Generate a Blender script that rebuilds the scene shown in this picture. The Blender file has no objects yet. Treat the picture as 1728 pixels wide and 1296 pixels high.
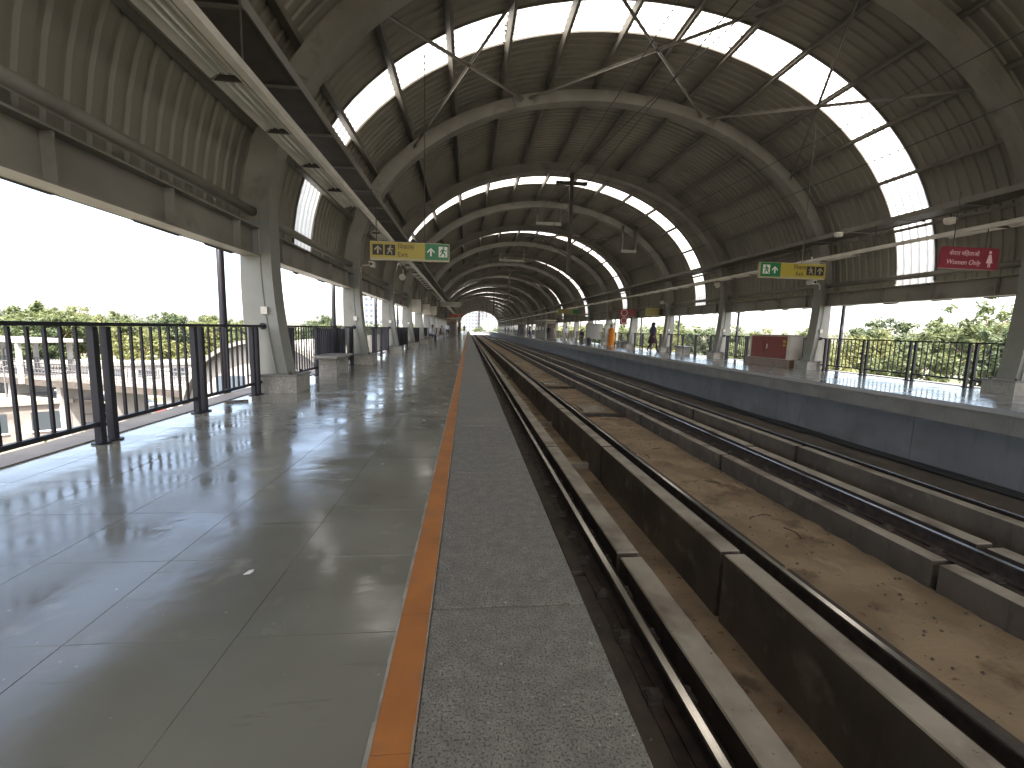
import bpy, bmesh, math, random
from mathutils import Vector, Matrix
random.seed(7)
R = math.radians
C = bpy.context.scene.collection
SC = bpy.context.scene

# ------------------------------------------------------------------ camera, world, sun, exposure
EYE = 1.15
F_PX, W_PX = 752.0, 1728.0
YAW = math.atan(76 / F_PX); PITCH = -math.atan(92 / F_PX); ROLL = R(1.45)
fw = Vector((math.sin(YAW) * math.cos(PITCH), math.cos(YAW) * math.cos(PITCH), math.sin(PITCH)))
r0 = Vector((math.cos(YAW), -math.sin(YAW), 0)); u0 = r0.cross(fw)
rt = math.cos(ROLL) * r0 + math.sin(ROLL) * u0
up = -math.sin(ROLL) * r0 + math.cos(ROLL) * u0
cam_d = bpy.data.cameras.new('camera'); cam = bpy.data.objects.new('camera', cam_d); C.objects.link(cam)
M = Matrix((rt, up, -fw)).transposed().to_4x4(); M.translation = (0, 0, EYE); cam.matrix_world = M
cam_d.sensor_width = 36; cam_d.lens = 36 * F_PX / W_PX
cam_d.clip_start = 0.05; cam_d.clip_end = 6000
SC.camera = cam

SUN_EL, SUN_AZ = R(64), R(172)           # azimuth clockwise from +Y
world = bpy.data.worlds.new('World'); SC.world = world; world.use_nodes = True
wn = world.node_tree.nodes; wl = world.node_tree.links
sky = wn.new('ShaderNodeTexSky'); sky.sky_type = 'NISHITA'; sky.sun_disc = False
sky.sun_elevation = SUN_EL; sky.sun_rotation = SUN_AZ
sky.air_density = 0.5; sky.dust_density = 2.6; sky.ozone_density = 0.4
bg = wn['Background']; bg.inputs['Strength'].default_value = 0.15
tint = wn.new('ShaderNodeMix'); tint.data_type = 'RGBA'; tint.blend_type = 'MULTIPLY'; tint.inputs[0].default_value = 1.0
tint.inputs[7].default_value = (1.0, 0.905, 0.745, 1)      # dusty summer air, and the phone's warm white balance
wl.new(sky.outputs[0], tint.inputs[6]); wl.new(tint.outputs[2], bg.inputs[0])
sun_d = bpy.data.lights.new('sun', 'SUN'); sun_d.energy = 3.0; sun_d.angle = R(0.53); sun_d.color = (1, 0.95, 0.87)
sun = bpy.data.objects.new('sun', sun_d); C.objects.link(sun)
sdir = Vector((math.sin(SUN_AZ) * math.cos(SUN_EL), math.cos(SUN_AZ) * math.cos(SUN_EL), math.sin(SUN_EL)))
sun.rotation_euler = sdir.to_track_quat('Z', 'Y').to_euler(); sun.location = (0, -40, 60)
SC.view_settings.view_transform = 'Standard'; SC.view_settings.look = 'None'
SC.view_settings.exposure = 3.2; SC.view_settings.gamma = 1.0
SC.cycles.use_denoising = True
SC.cycles.max_bounces = 10; SC.cycles.diffuse_bounces = 6; SC.cycles.glossy_bounces = 5
SC.cycles.transmission_bounces = 6; SC.cycles.transparent_max_bounces = 8
SC.cycles.sample_clamp_indirect = 8.0

# ------------------------------------------------------------------ materials
MATS = {}
def mat(name, c1, c2=None, rough=0.6, metal=0.0, scale=3.0, detail=6.0, bump=0.0, bscale=40.0, rvar=0.0,
        spec=0.5, speck=None, stretch=(1, 1, 1), lo=0.35, hi=0.65, stain=None, wav=0.0, smear=None):
    if name in MATS: return MATS[name]
    m = bpy.data.materials.new(name); m.use_nodes = True; MATS[name] = m
    n, l = m.node_tree.nodes, m.node_tree.links
    b = n['Principled BSDF']
    b.inputs['Roughness'].default_value = rough; b.inputs['Metallic'].default_value = metal
    b.inputs['Specular IOR Level'].default_value = spec
    geo = n.new('ShaderNodeNewGeometry')
    mp = n.new('ShaderNodeMapping'); mp.inputs['Scale'].default_value = stretch
    l.new(geo.outputs['Position'], mp.inputs[0])
    def noise(s, d=6.0):
        t = n.new('ShaderNodeTexNoise'); t.inputs['Scale'].default_value = s; t.inputs['Detail'].default_value = d
        l.new(mp.outputs[0], t.inputs['Vector']); return t
    def ramp(sock, a, bb):
        mr = n.new('ShaderNodeMapRange'); mr.inputs['From Min'].default_value = a; mr.inputs['From Max'].default_value = bb
        l.new(sock, mr.inputs['Value']); return mr.outputs[0]
    def mix(fac, A, B):
        x = n.new('ShaderNodeMix'); x.data_type = 'RGBA'
        l.new(fac, x.inputs['Factor'])
        for s, v in ((6, A), (7, B)):
            if isinstance(v, tuple): x.inputs[s].default_value = (*v, 1)
            else: l.new(v, x.inputs[s])
        return x.outputs[2]
    col = c1
    if c2 is not None:
        t = noise(scale, detail); fac = ramp(t.outputs['Fac'], lo, hi); col = mix(fac, c1, c2)
    if stain:
        t = noise(stain[1], 8.0); fac = ramp(t.outputs['Fac'], stain[2], stain[3]); col = mix(fac, col, stain[0])
    if speck:
        t = noise(speck[1], 2.0); fac = ramp(t.outputs['Fac'], speck[2], speck[2] + 0.05); col = mix(fac, col, speck[0])
        if len(speck) > 3:
            t = noise(speck[1] * .63, 3.0); fac = ramp(t.outputs['Fac'], speck[4], speck[4] + 0.05); col = mix(fac, col, speck[3])
    if smear:
        mp2 = n.new('ShaderNodeMapping'); mp2.inputs['Scale'].default_value = smear[2]; mp2.inputs['Rotation'].default_value = (0, 0, .5)
        l.new(geo.outputs['Position'], mp2.inputs[0])
        t = n.new('ShaderNodeTexNoise'); t.inputs['Scale'].default_value = smear[1]; t.inputs['Detail'].default_value = 7; t.inputs['Roughness'].default_value = .7
        l.new(mp2.outputs[0], t.inputs['Vector']); fac = ramp(t.outputs['Fac'], smear[3], smear[4]); col = mix(fac, col, smear[0])
    if isinstance(col, tuple): b.inputs['Base Color'].default_value = (*col, 1)
    else: l.new(col, b.inputs['Base Color'])
    if rvar:
        t = noise(scale * 1.7, 8.0); mr = n.new('ShaderNodeMapRange')
        mr.inputs['From Min'].default_value = 0.3; mr.inputs['From Max'].default_value = 0.7
        mr.inputs['To Min'].default_value = max(0.01, rough - rvar); mr.inputs['To Max'].default_value = rough + rvar
        l.new(t.outputs['Fac'], mr.inputs['Value']); l.new(mr.outputs[0], b.inputs['Roughness'])
    nrm = None
    if wav:
        t = noise(2.2, 2.0); bp = n.new('ShaderNodeBump'); bp.inputs['Strength'].default_value = 1.0
        bp.inputs['Distance'].default_value = wav
        l.new(t.outputs['Fac'], bp.inputs['Height'])
        t2 = noise(8.5, 2.0); bp2 = n.new('ShaderNodeBump'); bp2.inputs['Strength'].default_value = 1.0; bp2.inputs['Distance'].default_value = wav * .22
        l.new(t2.outputs['Fac'], bp2.inputs['Height']); l.new(bp.outputs[0], bp2.inputs['Normal']); nrm = bp2
    if bump:
        t = noise(bscale, 8.0); bp = n.new('ShaderNodeBump'); bp.inputs['Strength'].default_value = bump
        bp.inputs['Distance'].default_value = 0.01
        l.new(t.outputs['Fac'], bp.inputs['Height'])
        if nrm: l.new(nrm.outputs[0], bp.inputs['Normal'])
        nrm = bp
    if nrm: l.new(nrm.outputs[0], b.inputs['Normal'])
    return m

def leafmat(name, c1, c2, trans):
    m = mat(name, c1, c2, rough=0.55, scale=0.6, spec=0.3)
    n, l = m.node_tree.nodes, m.node_tree.links
    b = n['Principled BSDF']; out = n['Material Output']
    tr = n.new('ShaderNodeBsdfTranslucent'); tr.inputs[0].default_value = (*trans, 1)
    mx = n.new('ShaderNodeMixShader'); mx.inputs[0].default_value = 0.35
    l.new(b.outputs[0], mx.inputs[1]); l.new(tr.outputs[0], mx.inputs[2]); l.new(mx.outputs[0], out.inputs[0])
    return m

floor_m = mat('polished_stone', (0.215, 0.212, 0.175), (0.165, 0.163, 0.135), rough=0.17, rvar=0.12, scale=1.3, spec=0.62,
              stain=((0.31, 0.30, 0.25), 4.0, 0.62, 0.80), bump=0.03, bscale=30, wav=0.006, smear=((0.115, 0.11, 0.085), 3.0, (.5, 3, 1), 0.60, 0.74), speck=((0.33, 0.32, 0.27), 30, 0.735))
joint_m = mat('tile_joint', (0.16, 0.152, 0.12), rough=0.9)
granite_m = mat('rough_granite', (0.215, 0.203, 0.172), (0.155, 0.147, 0.127), rough=0.74, scale=14, bump=0.8, bscale=55,
                speck=((0.08, 0.075, 0.066), 135, 0.545, (0.32, 0.305, 0.27), 0.645), stain=((0.25, 0.235, 0.20), 1.4, 0.55, 0.8), smear=((0.34, 0.33, 0.30), 11, (1, 2.2, 1), 0.70, 0.80))
terrazzo_m = mat('plinth_granite', (0.30, 0.29, 0.26), (0.22, 0.21, 0.19), rough=0.3, scale=6,
                 speck=((0.09, 0.09, 0.08), 60, 0.58, (0.45, 0.43, 0.40), 0.63))
redgran_m = mat('brown_granite', (0.22, 0.14, 0.10), (0.15, 0.10, 0.075), rough=0.3, scale=8)
orange_m = mat('orange_tile', (0.42, 0.155, 0.032), (0.33, 0.122, 0.028), rough=0.62, scale=4, bump=0.2, bscale=60,
               stain=((0.26, 0.13, 0.06), 5, 0.56, 0.8), smear=((0.40, 0.26, 0.15), 14, (3, 1, 1), 0.66, 0.75))
conc_m = mat('track_concrete', (0.36, 0.325, 0.265), (0.26, 0.23, 0.185), rough=0.88, scale=2.5, bump=0.4, bscale=30,
             speck=((0.09, 0.075, 0.06), 38, 0.70), stain=((0.11, 0.085, 0.06), 1.6, 0.52, 0.75))
shade_grime_m = mat('shaded_grimy_concrete', (0.135, 0.112, 0.088), (0.075, 0.062, 0.05), rough=0.92, scale=1.1, bump=0.3, bscale=25, stain=((0.19, 0.165, 0.13), 3.5, 0.58, 0.75), smear=((0.06, 0.048, 0.039), 2.5, (1, 2.5, .5), 0.55, 0.75))  # block sides: trough shade painted into the concrete colour, along with grime
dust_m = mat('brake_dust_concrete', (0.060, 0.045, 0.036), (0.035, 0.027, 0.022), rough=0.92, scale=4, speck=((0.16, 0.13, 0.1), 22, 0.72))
plinth_m = mat('rail_plinth_concrete', (0.075, 0.060, 0.046), (0.04, 0.032, 0.026), rough=0.9, scale=3, bump=0.5, bscale=30)
sand_m = mat('sandy_track_floor', (0.285, 0.215, 0.135), (0.205, 0.152, 0.095), rough=0.95, scale=1.6, bump=1.0, bscale=22, lo=.42, hi=.58,
             stain=((0.15, 0.105, 0.065), 1.3, 0.60, 0.66), smear=((0.36, 0.29, 0.2), 2.4, (1, .4, 1), 0.58, 0.75), speck=((0.09, 0.066, 0.045), 30, 0.69))
trough_m = mat('dusty_trough', (0.31, 0.23, 0.15), (0.20, 0.148, 0.095), rough=0.95, scale=1.5, bump=0.8, bscale=22, lo=.4, hi=.6, speck=((0.08, 0.06, 0.04), 24, 0.68), stain=((0.12, 0.088, 0.06), 2.2, .58, .7))
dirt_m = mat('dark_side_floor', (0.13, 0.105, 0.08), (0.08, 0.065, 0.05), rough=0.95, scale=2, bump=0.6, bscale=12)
wall_m = mat('blue_grey_paint', (0.20, 0.20, 0.203), (0.16, 0.16, 0.163), rough=0.65, scale=1.2, stain=((0.13, 0.125, 0.11), 1.4, 0.55, 0.8), smear=((0.10, 0.095, 0.085), 1.6, (1, 4, .5), 0.56, 0.78))
grout_m = mat('cement_grout', (0.36, 0.34, 0.29), (0.22, 0.2, 0.16), rough=0.9, scale=9)
nib_m = mat('coping_concrete', (0.20, 0.195, 0.18), (0.15, 0.145, 0.135), rough=0.75, scale=2, smear=((0.11, 0.10, 0.085), 2, (1, 4, .6), 0.55, 0.75))
body_m = mat('platform_concrete', (0.28, 0.27, 0.25), (0.2, 0.195, 0.18), rough=0.85, scale=1.0, bump=0.2)
steel_m = mat('rail_steel', (0.60, 0.57, 0.53), rough=0.22, metal=1.0, scale=6, c2=(0.48, 0.45, 0.41), stretch=(8, .3, 8))
rust_m = mat('rusted_steel', (0.06, 0.04, 0.03), (0.028, 0.021, 0.017), rough=0.85, scale=9, bump=0.3)
col_m = mat('column_paint', (0.215, 0.22, 0.20), (0.175, 0.18, 0.165), rough=0.42, scale=1.4, stain=((0.15, 0.135, 0.115), 2.5, 0.60, 0.8), bump=0.05)
rib_m = mat('rib_paint', (0.25, 0.238, 0.205), (0.195, 0.183, 0.158), rough=0.5, scale=1.2, stain=((0.115, 0.10, 0.08), 2.0, 0.58, 0.8))
sheet_m = mat('roof_sheet_paint', (0.262, 0.248, 0.204), (0.225, 0.213, 0.175), rough=0.55, scale=0.5, stain=((0.145, 0.128, 0.105), 0.8, 0.58, 0.85), smear=((0.13, 0.108, 0.085), 1.3, (.25, 5, .25), 0.56, 0.8))
purlin_m = mat('purlin_paint', (0.185, 0.173, 0.147), (0.14, 0.128, 0.11), rough=0.55, scale=2)
darkmetal_m = mat('dark_tray_metal', (0.075, 0.062, 0.052), (0.05, 0.042, 0.036), rough=0.6, scale=3)
lamp_m = mat('luminaire_white', (0.62, 0.60, 0.53), (0.5, 0.48, 0.42), rough=0.45, scale=3)
tube_m = mat('lamp_tube', (0.80, 0.80, 0.78), rough=0.2)
railing_m = mat('navy_railing_paint', (0.0135, 0.0135, 0.022), (0.010, 0.010, 0.016), rough=0.5, scale=5, spec=0.35)
black_m = mat('black_plastic', (0.015, 0.015, 0.016), rough=0.5)
white_m = mat('white_paint', (0.78, 0.77, 0.74), (0.68, 0.67, 0.64), rough=0.6, scale=1)
cream_m = mat('cream_wall', (0.62, 0.60, 0.54), (0.52, 0.5, 0.45), rough=0.8, scale=0.6, stain=((0.35, 0.33, 0.29), 0.8, 0.6, 0.8))
grey_m = mat('grey_board', (0.24, 0.24, 0.22), (0.20, 0.2, 0.185), rough=0.7, scale=1)
yellow_m = mat('sign_yellow', (0.42, 0.34, 0.05), rough=0.4)
green_m = mat('sign_green', (0.012, 0.17, 0.062), rough=0.4)
pale_m = mat('sign_frame', (0.42, 0.38, 0.22), rough=0.4)
signblack_m = mat('sign_black', (0.025, 0.022, 0.035), rough=0.4)
signwhite_m = mat('sign_white', (0.75, 0.78, 0.70), rough=0.4)
pinkred_m = mat('sign_red', (0.24, 0.035, 0.055), rough=0.4)
pinktxt_m = mat('sign_pink', (0.80, 0.55, 0.56), rough=0.4)
redcab_m = mat('cabinet_red', (0.21, 0.026, 0.018), (0.16, 0.022, 0.016), rough=0.35, scale=3)
glass_m = mat('dark_glass', (0.03, 0.04, 0.05), rough=0.08, spec=0.7)
bluewin_m = mat('tower_glass', (0.07, 0.09, 0.12), (0.05, 0.068, 0.09), rough=0.3, scale=0.3)
tower_m = mat('tower_wall', (0.20, 0.205, 0.215), (0.17, 0.175, 0.18), rough=0.8, scale=0.1)
ground_m = mat('street_ground', (0.13, 0.115, 0.095), (0.085, 0.078, 0.066), rough=0.95, scale=0.05, stain=((0.06, 0.07, 0.035), 0.08, 0.5, 0.6))
extwhite_m = mat('weathered_white', (0.36, 0.35, 0.34), (0.26, 0.25, 0.24), rough=0.8, scale=0.7)
extgrey_m = mat('weathered_grey', (0.115, 0.115, 0.12), (0.085, 0.085, 0.09), rough=0.8, scale=0.7)
extwall_m = mat('weathered_plaster', (0.20, 0.175, 0.165), (0.13, 0.115, 0.105), rough=0.85, scale=0.5, stain=((0.08, 0.07, 0.062), 0.9, 0.55, 0.7))
asphalt_m = mat('asphalt', (0.06, 0.06, 0.06), (0.045, 0.045, 0.045), rough=0.9, scale=0.6)
bark_m = mat('bark', (0.13, 0.095, 0.065), (0.08, 0.06, 0.042), rough=0.95, scale=4, bump=0.5)
blueroof_m = mat('blue_sheet_roof', (0.22, 0.30, 0.48), (0.18, 0.26, 0.42), rough=0.5, scale=0.5)
brick_m = mat('red_brick_wall', (0.20, 0.095, 0.07), (0.15, 0.072, 0.052), rough=0.9, scale=0.8)
leafA = leafmat('leaf_mid', (0.085, 0.105, 0.045), (0.06, 0.08, 0.034), (0.17, 0.20, 0.07))
leafB = leafmat('leaf_yellow', (0.12, 0.13, 0.045), (0.085, 0.098, 0.036), (0.23, 0.23, 0.08))
leafC = leafmat('leaf_dark', (0.06, 0.08, 0.04), (0.042, 0.06, 0.03), (0.12, 0.16, 0.06))

def skylight_mat():
    m = bpy.data.materials.new('translucent_sheet'); m.use_nodes = True
    n, l = m.node_tree.nodes, m.node_tree.links
    n.remove(n['Principled BSDF']); out = n['Material Output']
    tr = n.new('ShaderNodeBsdfTranslucent'); tr.inputs[0].default_value = (0.58, 0.57, 0.54, 1)
    df = n.new('ShaderNodeBsdfDiffuse'); df.inputs[0].default_value = (0.7, 0.7, 0.68, 1)
    tp = n.new('ShaderNodeBsdfTransparent'); tp.inputs[0].default_value = (0.9, 0.9, 0.88, 1)
    geo = n.new('ShaderNodeNewGeometry'); ns = n.new('ShaderNodeTexNoise'); ns.inputs['Scale'].default_value = 1.5
    l.new(geo.outputs['Position'], ns.inputs['Vector'])
    mr = n.new('ShaderNodeMapRange'); mr.inputs['From Min'].default_value = 0.3; mr.inputs['From Max'].default_value = 0.7
    mr.inputs['To Min'].default_value = 0.12; mr.inputs['To Max'].default_value = 0.25
    l.new(ns.outputs['Fac'], mr.inputs['Value'])
    m1 = n.new('ShaderNodeMixShader'); l.new(mr.outputs[0], m1.inputs[0]); l.new(tr.outputs[0], m1.inputs[1]); l.new(df.outputs[0], m1.inputs[2])
    l.new(m1.outputs[0], out.inputs[0])
    return m
skylight_m = skylight_mat()

# ------------------------------------------------------------------ mesh helpers
SHEAR = 0.055; CXM = 4.5
class MB:
    def __init__(s): s.v = []; s.f = []; s.mi = []; s.cur = 0
    def add(s, vs, fs):
        o = len(s.v); s.v += [tuple(p) for p in vs]; s.f += [tuple(i + o for i in f) for f in fs]
        s.mi += [s.cur] * len(fs); return s
    def box(s, x0, x1, y0, y1, z0, z1):
        return s.add([(x0, y0, z0), (x1, y0, z0), (x1, y1, z0), (x0, y1, z0), (x0, y0, z1), (x1, y0, z1), (x1, y1, z1), (x0, y1, z1)],
                     [(0, 3, 2, 1), (4, 5, 6, 7), (0, 1, 5, 4), (1, 2, 6, 5), (2, 3, 7, 6), (3, 0, 4, 7)])
    def cbox(s, x0, x1, y0, y1, z0, z1, c=0.01):
        # box with chamfered top edges
        return s.add([(x0, y0, z0), (x1, y0, z0), (x1, y1, z0), (x0, y1, z0),
                      (x0, y0, z1 - c), (x1, y0, z1 - c), (x1, y1, z1 - c), (x0, y1, z1 - c),
                      (x0 + c, y0 + c, z1), (x1 - c, y0 + c, z1), (x1 - c, y1 - c, z1), (x0 + c, y1 - c, z1)],
                     [(0, 3, 2, 1), (8, 9, 10, 11)] + [q for i in range(4) for q in
                      ((i, (i + 1) % 4, 4 + (i + 1) % 4, 4 + i), (4 + i, 4 + (i + 1) % 4, 8 + (i + 1) % 4, 8 + i))])
    def prism_y(s, poly, y0, y1):
        n = len(poly)
        return s.add([(x, y0, z) for x, z in poly] + [(x, y1, z) for x, z in poly],
                     [tuple(range(n)), tuple(range(2 * n - 1, n - 1, -1))] + [(i, n + i, n + (i + 1) % n, (i + 1) % n) for i in range(n)])
    def prism_x(s, poly, x0, x1):
        n = len(poly)
        return s.add([(x0, y, z) for y, z in poly] + [(x1, y, z) for y, z in poly],
                     [tuple(range(n)), tuple(range(2 * n - 1, n - 1, -1))] + [(i, n + i, n + (i + 1) % n, (i + 1) % n) for i in range(n)])
    def prism_z(s, poly, z0, z1):
        n = len(poly)
        return s.add([(x, y, z0) for x, y in poly] + [(x, y, z1) for x, y in poly],
                     [tuple(range(n)), tuple(range(2 * n - 1, n - 1, -1))] + [(i, n + i, n + (i + 1) % n, (i + 1) % n) for i in range(n)])
    def tube(s, pts, r, n=8, r2=None, caps=True):
        pts = [Vector(p) for p in pts]; rings = []
        m = len(pts)
        for i, p in enumerate(pts):
            d = (pts[min(i + 1, m - 1)] - pts[max(i - 1, 0)]).normalized()
            a = Vector((0, 0, 1)) if abs(d.z) < 0.9 else Vector((1, 0, 0))
            u = d.cross(a).normalized(); w = d.cross(u).normalized()
            rr = r if r2 is None else r + (r2 - r) * i / (m - 1)
            rings.append([p + (u * math.cos(2 * math.pi * k / n) + w * math.sin(2 * math.pi * k / n)) * rr for k in range(n)])
        vs = [q for rg in rings for q in rg]
        fs = [(i * n + k, i * n + (k + 1) % n, (i + 1) * n + (k + 1) % n, (i + 1) * n + k) for i in range(m - 1) for k in range(n)]
        if caps: fs += [tuple(range(n))[::-1], tuple((m - 1) * n + k for k in range(n))]
        return s.add(vs, fs)
    def beam(s, p, q, w, h):
        p, q = Vector(p), Vector(q); d = (q - p).normalized()
        a = Vector((0, 0, 1)) if abs(d.z) < 0.95 else Vector((0, 1, 0))
        u = d.cross(a).normalized() * w / 2; v = d.cross(u).normalized() * h / 2
        vs = [e + a_ * u + b_ * v for e in (p, q) for a_, b_ in ((-1, -1), (1, -1), (1, 1), (-1, 1))]
        return s.add(vs, [(0, 1, 2, 3), (7, 6, 5, 4)] + [(i, 4 + i, 4 + (i + 1) % 4, (i + 1) % 4) for i in range(4)])
    def lathe(s, prof, n=12, c=(0, 0, 0)):
        vs = [(c[0] + r * math.cos(2 * math.pi * k / n), c[1] + r * math.sin(2 * math.pi * k / n), c[2] + z) for r, z in prof for k in range(n)]
        m = len(prof)
        return s.add(vs, [(i * n + k, i * n + (k + 1) % n, (i + 1) * n + (k + 1) % n, (i + 1) * n + k) for i in range(m - 1) for k in range(n)]
                     + [tuple(range(n))[::-1], tuple((m - 1) * n + k for k in range(n))])
    def mesh(s, name, mats, smooth=False, shear=False):
        me = bpy.data.meshes.new(name)
        vs = [(x, y + SHEAR * (x - CXM), z) for x, y, z in s.v] if shear else s.v
        me.from_pydata(vs, [], s.f)
        if not isinstance(mats, (list, tuple)): mats = [mats]
        for m in mats: me.materials.append(m)
        if len(mats) > 1: me.polygons.foreach_set('material_index', s.mi)
        if smooth:
            me.polygons.foreach_set('use_smooth', [True] * len(me.polygons))
        bm = bmesh.new(); bm.from_mesh(me); bmesh.ops.recalc_face_normals(bm, faces=bm.faces); bm.to_mesh(me); bm.free()
        me.update(); return me
    def build(s, name, mats, parent=None, smooth=False, shear=False, loc=None):
        return put(name, s.mesh(name, mats, smooth, shear), parent, loc)

def put(name, me, parent=None, loc=None, rz=0.0):
    o = bpy.data.objects.new(name, me); C.objects.link(o)
    if parent is not None: o.parent = parent
    if loc is not None: o.location = loc
    if rz: o.rotation_euler = (0, 0, rz)
    return o
def thing(name, label, cat, loc=(0, 0, 0), rz=0.0, group=None):
    o = bpy.data.objects.new(name, None); C.objects.link(o); o.location = loc; o.rotation_euler = (0, 0, rz)
    o.empty_display_size = 0.1
    return tag(o, label, cat, group)
def tag(o, label, cat, group=None):
    o['label'] = label; o['category'] = cat
    if group: o['group'] = group
    return o
def structure(o): o['kind'] = 'structure'; return o
def stuff(o): o['kind'] = 'stuff'; return o
_O = ['', 'first', 'second', 'third', 'fourth', 'fifth', 'sixth', 'seventh', 'eighth', 'ninth', 'tenth', 'eleventh', 'twelfth', 'thirteenth', 'fourteenth', 'fifteenth', 'sixteenth', 'seventeenth', 'eighteenth', 'nineteenth']
_T = ['', '', 'twent', 'thirt', 'fort', 'fift', 'sixt', 'sevent', 'eight', 'ninet']
def ordinal(n): return _O[n] if n < 20 else (_T[n // 10] + 'ieth' if n % 10 == 0 else _T[n // 10] + 'y-' + _O[n % 10])
ORD = [ordinal(i) for i in range(1, 100)]

def text_mesh(body, size, m, parent, name, loc, rz=0.0, ext=0.002, align='LEFT', italic=0.0):
    cu = bpy.data.curves.new('text', 'FONT'); cu.body = body; cu.size = size; cu.extrude = ext; cu.align_x = align
    cu.shear = italic; cu.resolution_u = 3
    o = bpy.data.objects.new('text', cu); C.objects.link(o)
    dg = bpy.context.evaluated_depsgraph_get(); me = bpy.data.meshes.new_from_object(o.evaluated_get(dg))
    bpy.data.objects.remove(o); bpy.data.curves.remove(cu)
    me.materials.clear(); me.materials.append(m)
    me.transform(Matrix.Rotation(R(90), 4, 'X'))
    return put(name, me, parent, loc, rz)

# ------------------------------------------------------------------ ground
GZ = -9.0
g = MB(); g.box(-2500, 2500, -1500, 3500, GZ - 1, GZ)
structure(g.build('ground', ground_m))
g = MB(); g.box(-62, -50, -200, 700, GZ + 0.004, GZ + 0.008); structure(g.build('road', asphalt_m))

# ------------------------------------------------------------------ platforms
Y0, Y1 = -16.0, 182.0
XE = 0.51                       # near platform edge; mirror at 9 - XE
def mx(x, side): return x if side < 0 else 2 * CXM - x
TS = 0.58
for side in (-1, 1):
    b = MB()
    xs = sorted((mx(-3.85, side), mx(-0.02, side)))
    b.box(xs[0], xs[1], Y0, Y1, -2.6, -0.035)
    nm = 'platform_near' if side < 0 else 'platform_opposite'
    plat = structure(b.build(nm, body_m))
    n_ = MB(); xs = sorted((mx(-0.02, side), mx(XE - 0.012, side))); n_.box(xs[0], xs[1], Y0, Y1, -0.31, -0.035); n_.build('coping_beam', nib_m, plat)
    w_ = MB(); xs = sorted((mx(-0.02, side), mx(0.02, side)))
    k = Y0
    while k < Y1:
        w_.box(xs[0], xs[1], k + 0.006, k + 3.994, -1.75, -0.312); k += 4.0
    w_.build('wall_panel', wall_m, plat)
    xs = sorted((mx(-3.85, side), mx(-3.52, side)))
    e_ = MB(); e_.box(xs[0], xs[1], Y0, Y1, -0.033, 0.012); e_.build('outer_kerb', nib_m, plat)
    # coping slabs of rough granite
    xs = sorted((mx(-0.135, side), mx(XE, side)))
    sl = MB(); sl.cbox(xs[0], xs[1], -0.872, 0.872, -0.04, 0.0, 0.006); slm = sl.mesh('coping_slab', granite_m)
    y = 1.73 - 1.75 * 10 + 0.875
    while y < Y1:
        o = put('coping_slab', slm, plat, (0, y, random.uniform(-0.0015, 0.0015))); y += 1.75
    xs = sorted((mx(-0.252, side), mx(-0.1365, side)))
    st = MB(); st.cbox(xs[0], xs[1], -0.2995, 0.2995, -0.034, 0.0015, 0.0012); stm = st.mesh('warning_tile', orange_m)
    if side < 0:
        for xg, wg in ((-.2535, .010), (-.136, .005)):
            gl = MB(); yy = -1.3
            while yy < 26:
                L = random.uniform(.08, .3); a_, b_ = random.uniform(.3, 1.0) * wg, random.uniform(.3, 1.0) * wg
                gl.add([(xg - a_, yy, .0022), (xg + wg * .4, yy, .0022), (xg + wg * .4, yy + L, .0022), (xg - b_, yy + L, .0022)], [(0, 1, 2, 3)]); yy += L
            stuff(gl.build('grout_line', grout_m, plat))
    y = -1.0; c = 0
    while y < Y1 and c < (150 if side < 0 else 0):
        put('warning_tile', stm, plat, (random.uniform(-.002, .002), y, 0), random.uniform(-.004, .004)); y += 0.6; c += 1
    if side > 0:
        xs = sorted((mx(-0.32, side), mx(-0.14, side))); q = MB(); q.box(xs[0], xs[1], Y0, Y1, -0.03, -0.001); q.build('edge_strip', floor_m, plat)
    else:
        q = MB(); q.box(xs[0], xs[1], y, Y1, -0.03, 0.0015); q.build('warning_strip', orange_m, plat)
    # stone floor tiles
    xcols = [-0.255 - TS * i for i in range(6)]
    tm = MB(); h = TS / 2 - 0.0010; tm.cbox(-h, h, -h, h, -0.03, 0.0, 0.0009); tmesh = tm.mesh('floor_tile', floor_m)
    edge_x0 = -3.515; wlast = (-0.255 - TS * 5) - edge_x0
    tl = MB(); h2 = wlast / 2 - 0.0010; tl.cbox(-h2, h2, -h, h, -0.03, 0.0, 0.0009); tlmesh = tl.mesh('floor_tile', floor_m)
    nrow = 46 if side < 0 else 0
    yr0 = 1.60 - TS * 6
    for r in range(nrow):
        for i in range(6):
            last = i == 5
            xc = xcols[i] - TS / 2 if not last else (xcols[5] + edge_x0) / 2
            o = put('floor_tile', tlmesh if last else tmesh, plat, (mx(xc, side), yr0 + TS * (r + .5), random.uniform(-.0006, .0004)))
            o.rotation_euler = (random.gauss(0, .0012), random.gauss(0, .0012), 0)
    ff = MB()
    y = yr0 + TS * nrow if side < 0 else Y0
    while y < Y1:
        for i in range(6):
            x1 = xcols[i]; x0 = xcols[i] - TS if i < 5 else edge_x0
            a, c_ = sorted((mx(x0 + .002, side), mx(x1 - .002, side)))
            za, zb = random.gauss(0, .0005), random.gauss(0, .0005)
            ff.add([(a, y + .002, za), (c_, y + .002, zb), (c_, y + TS - .002, zb + random.gauss(0, .0004)), (a, y + TS - .002, za + random.gauss(0, .0004))], [(0, 1, 2, 3)])
        y += TS
    stuff(ff.build('floor_tiles_far', floor_m, plat))
    jt = MB(); xs = sorted((mx(-3.52, side), mx(-0.14, side))); jt.box(xs[0], xs[1], Y0, Y1, -0.034, -0.006); jt.build('tile_bedding', joint_m, plat)

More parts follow.
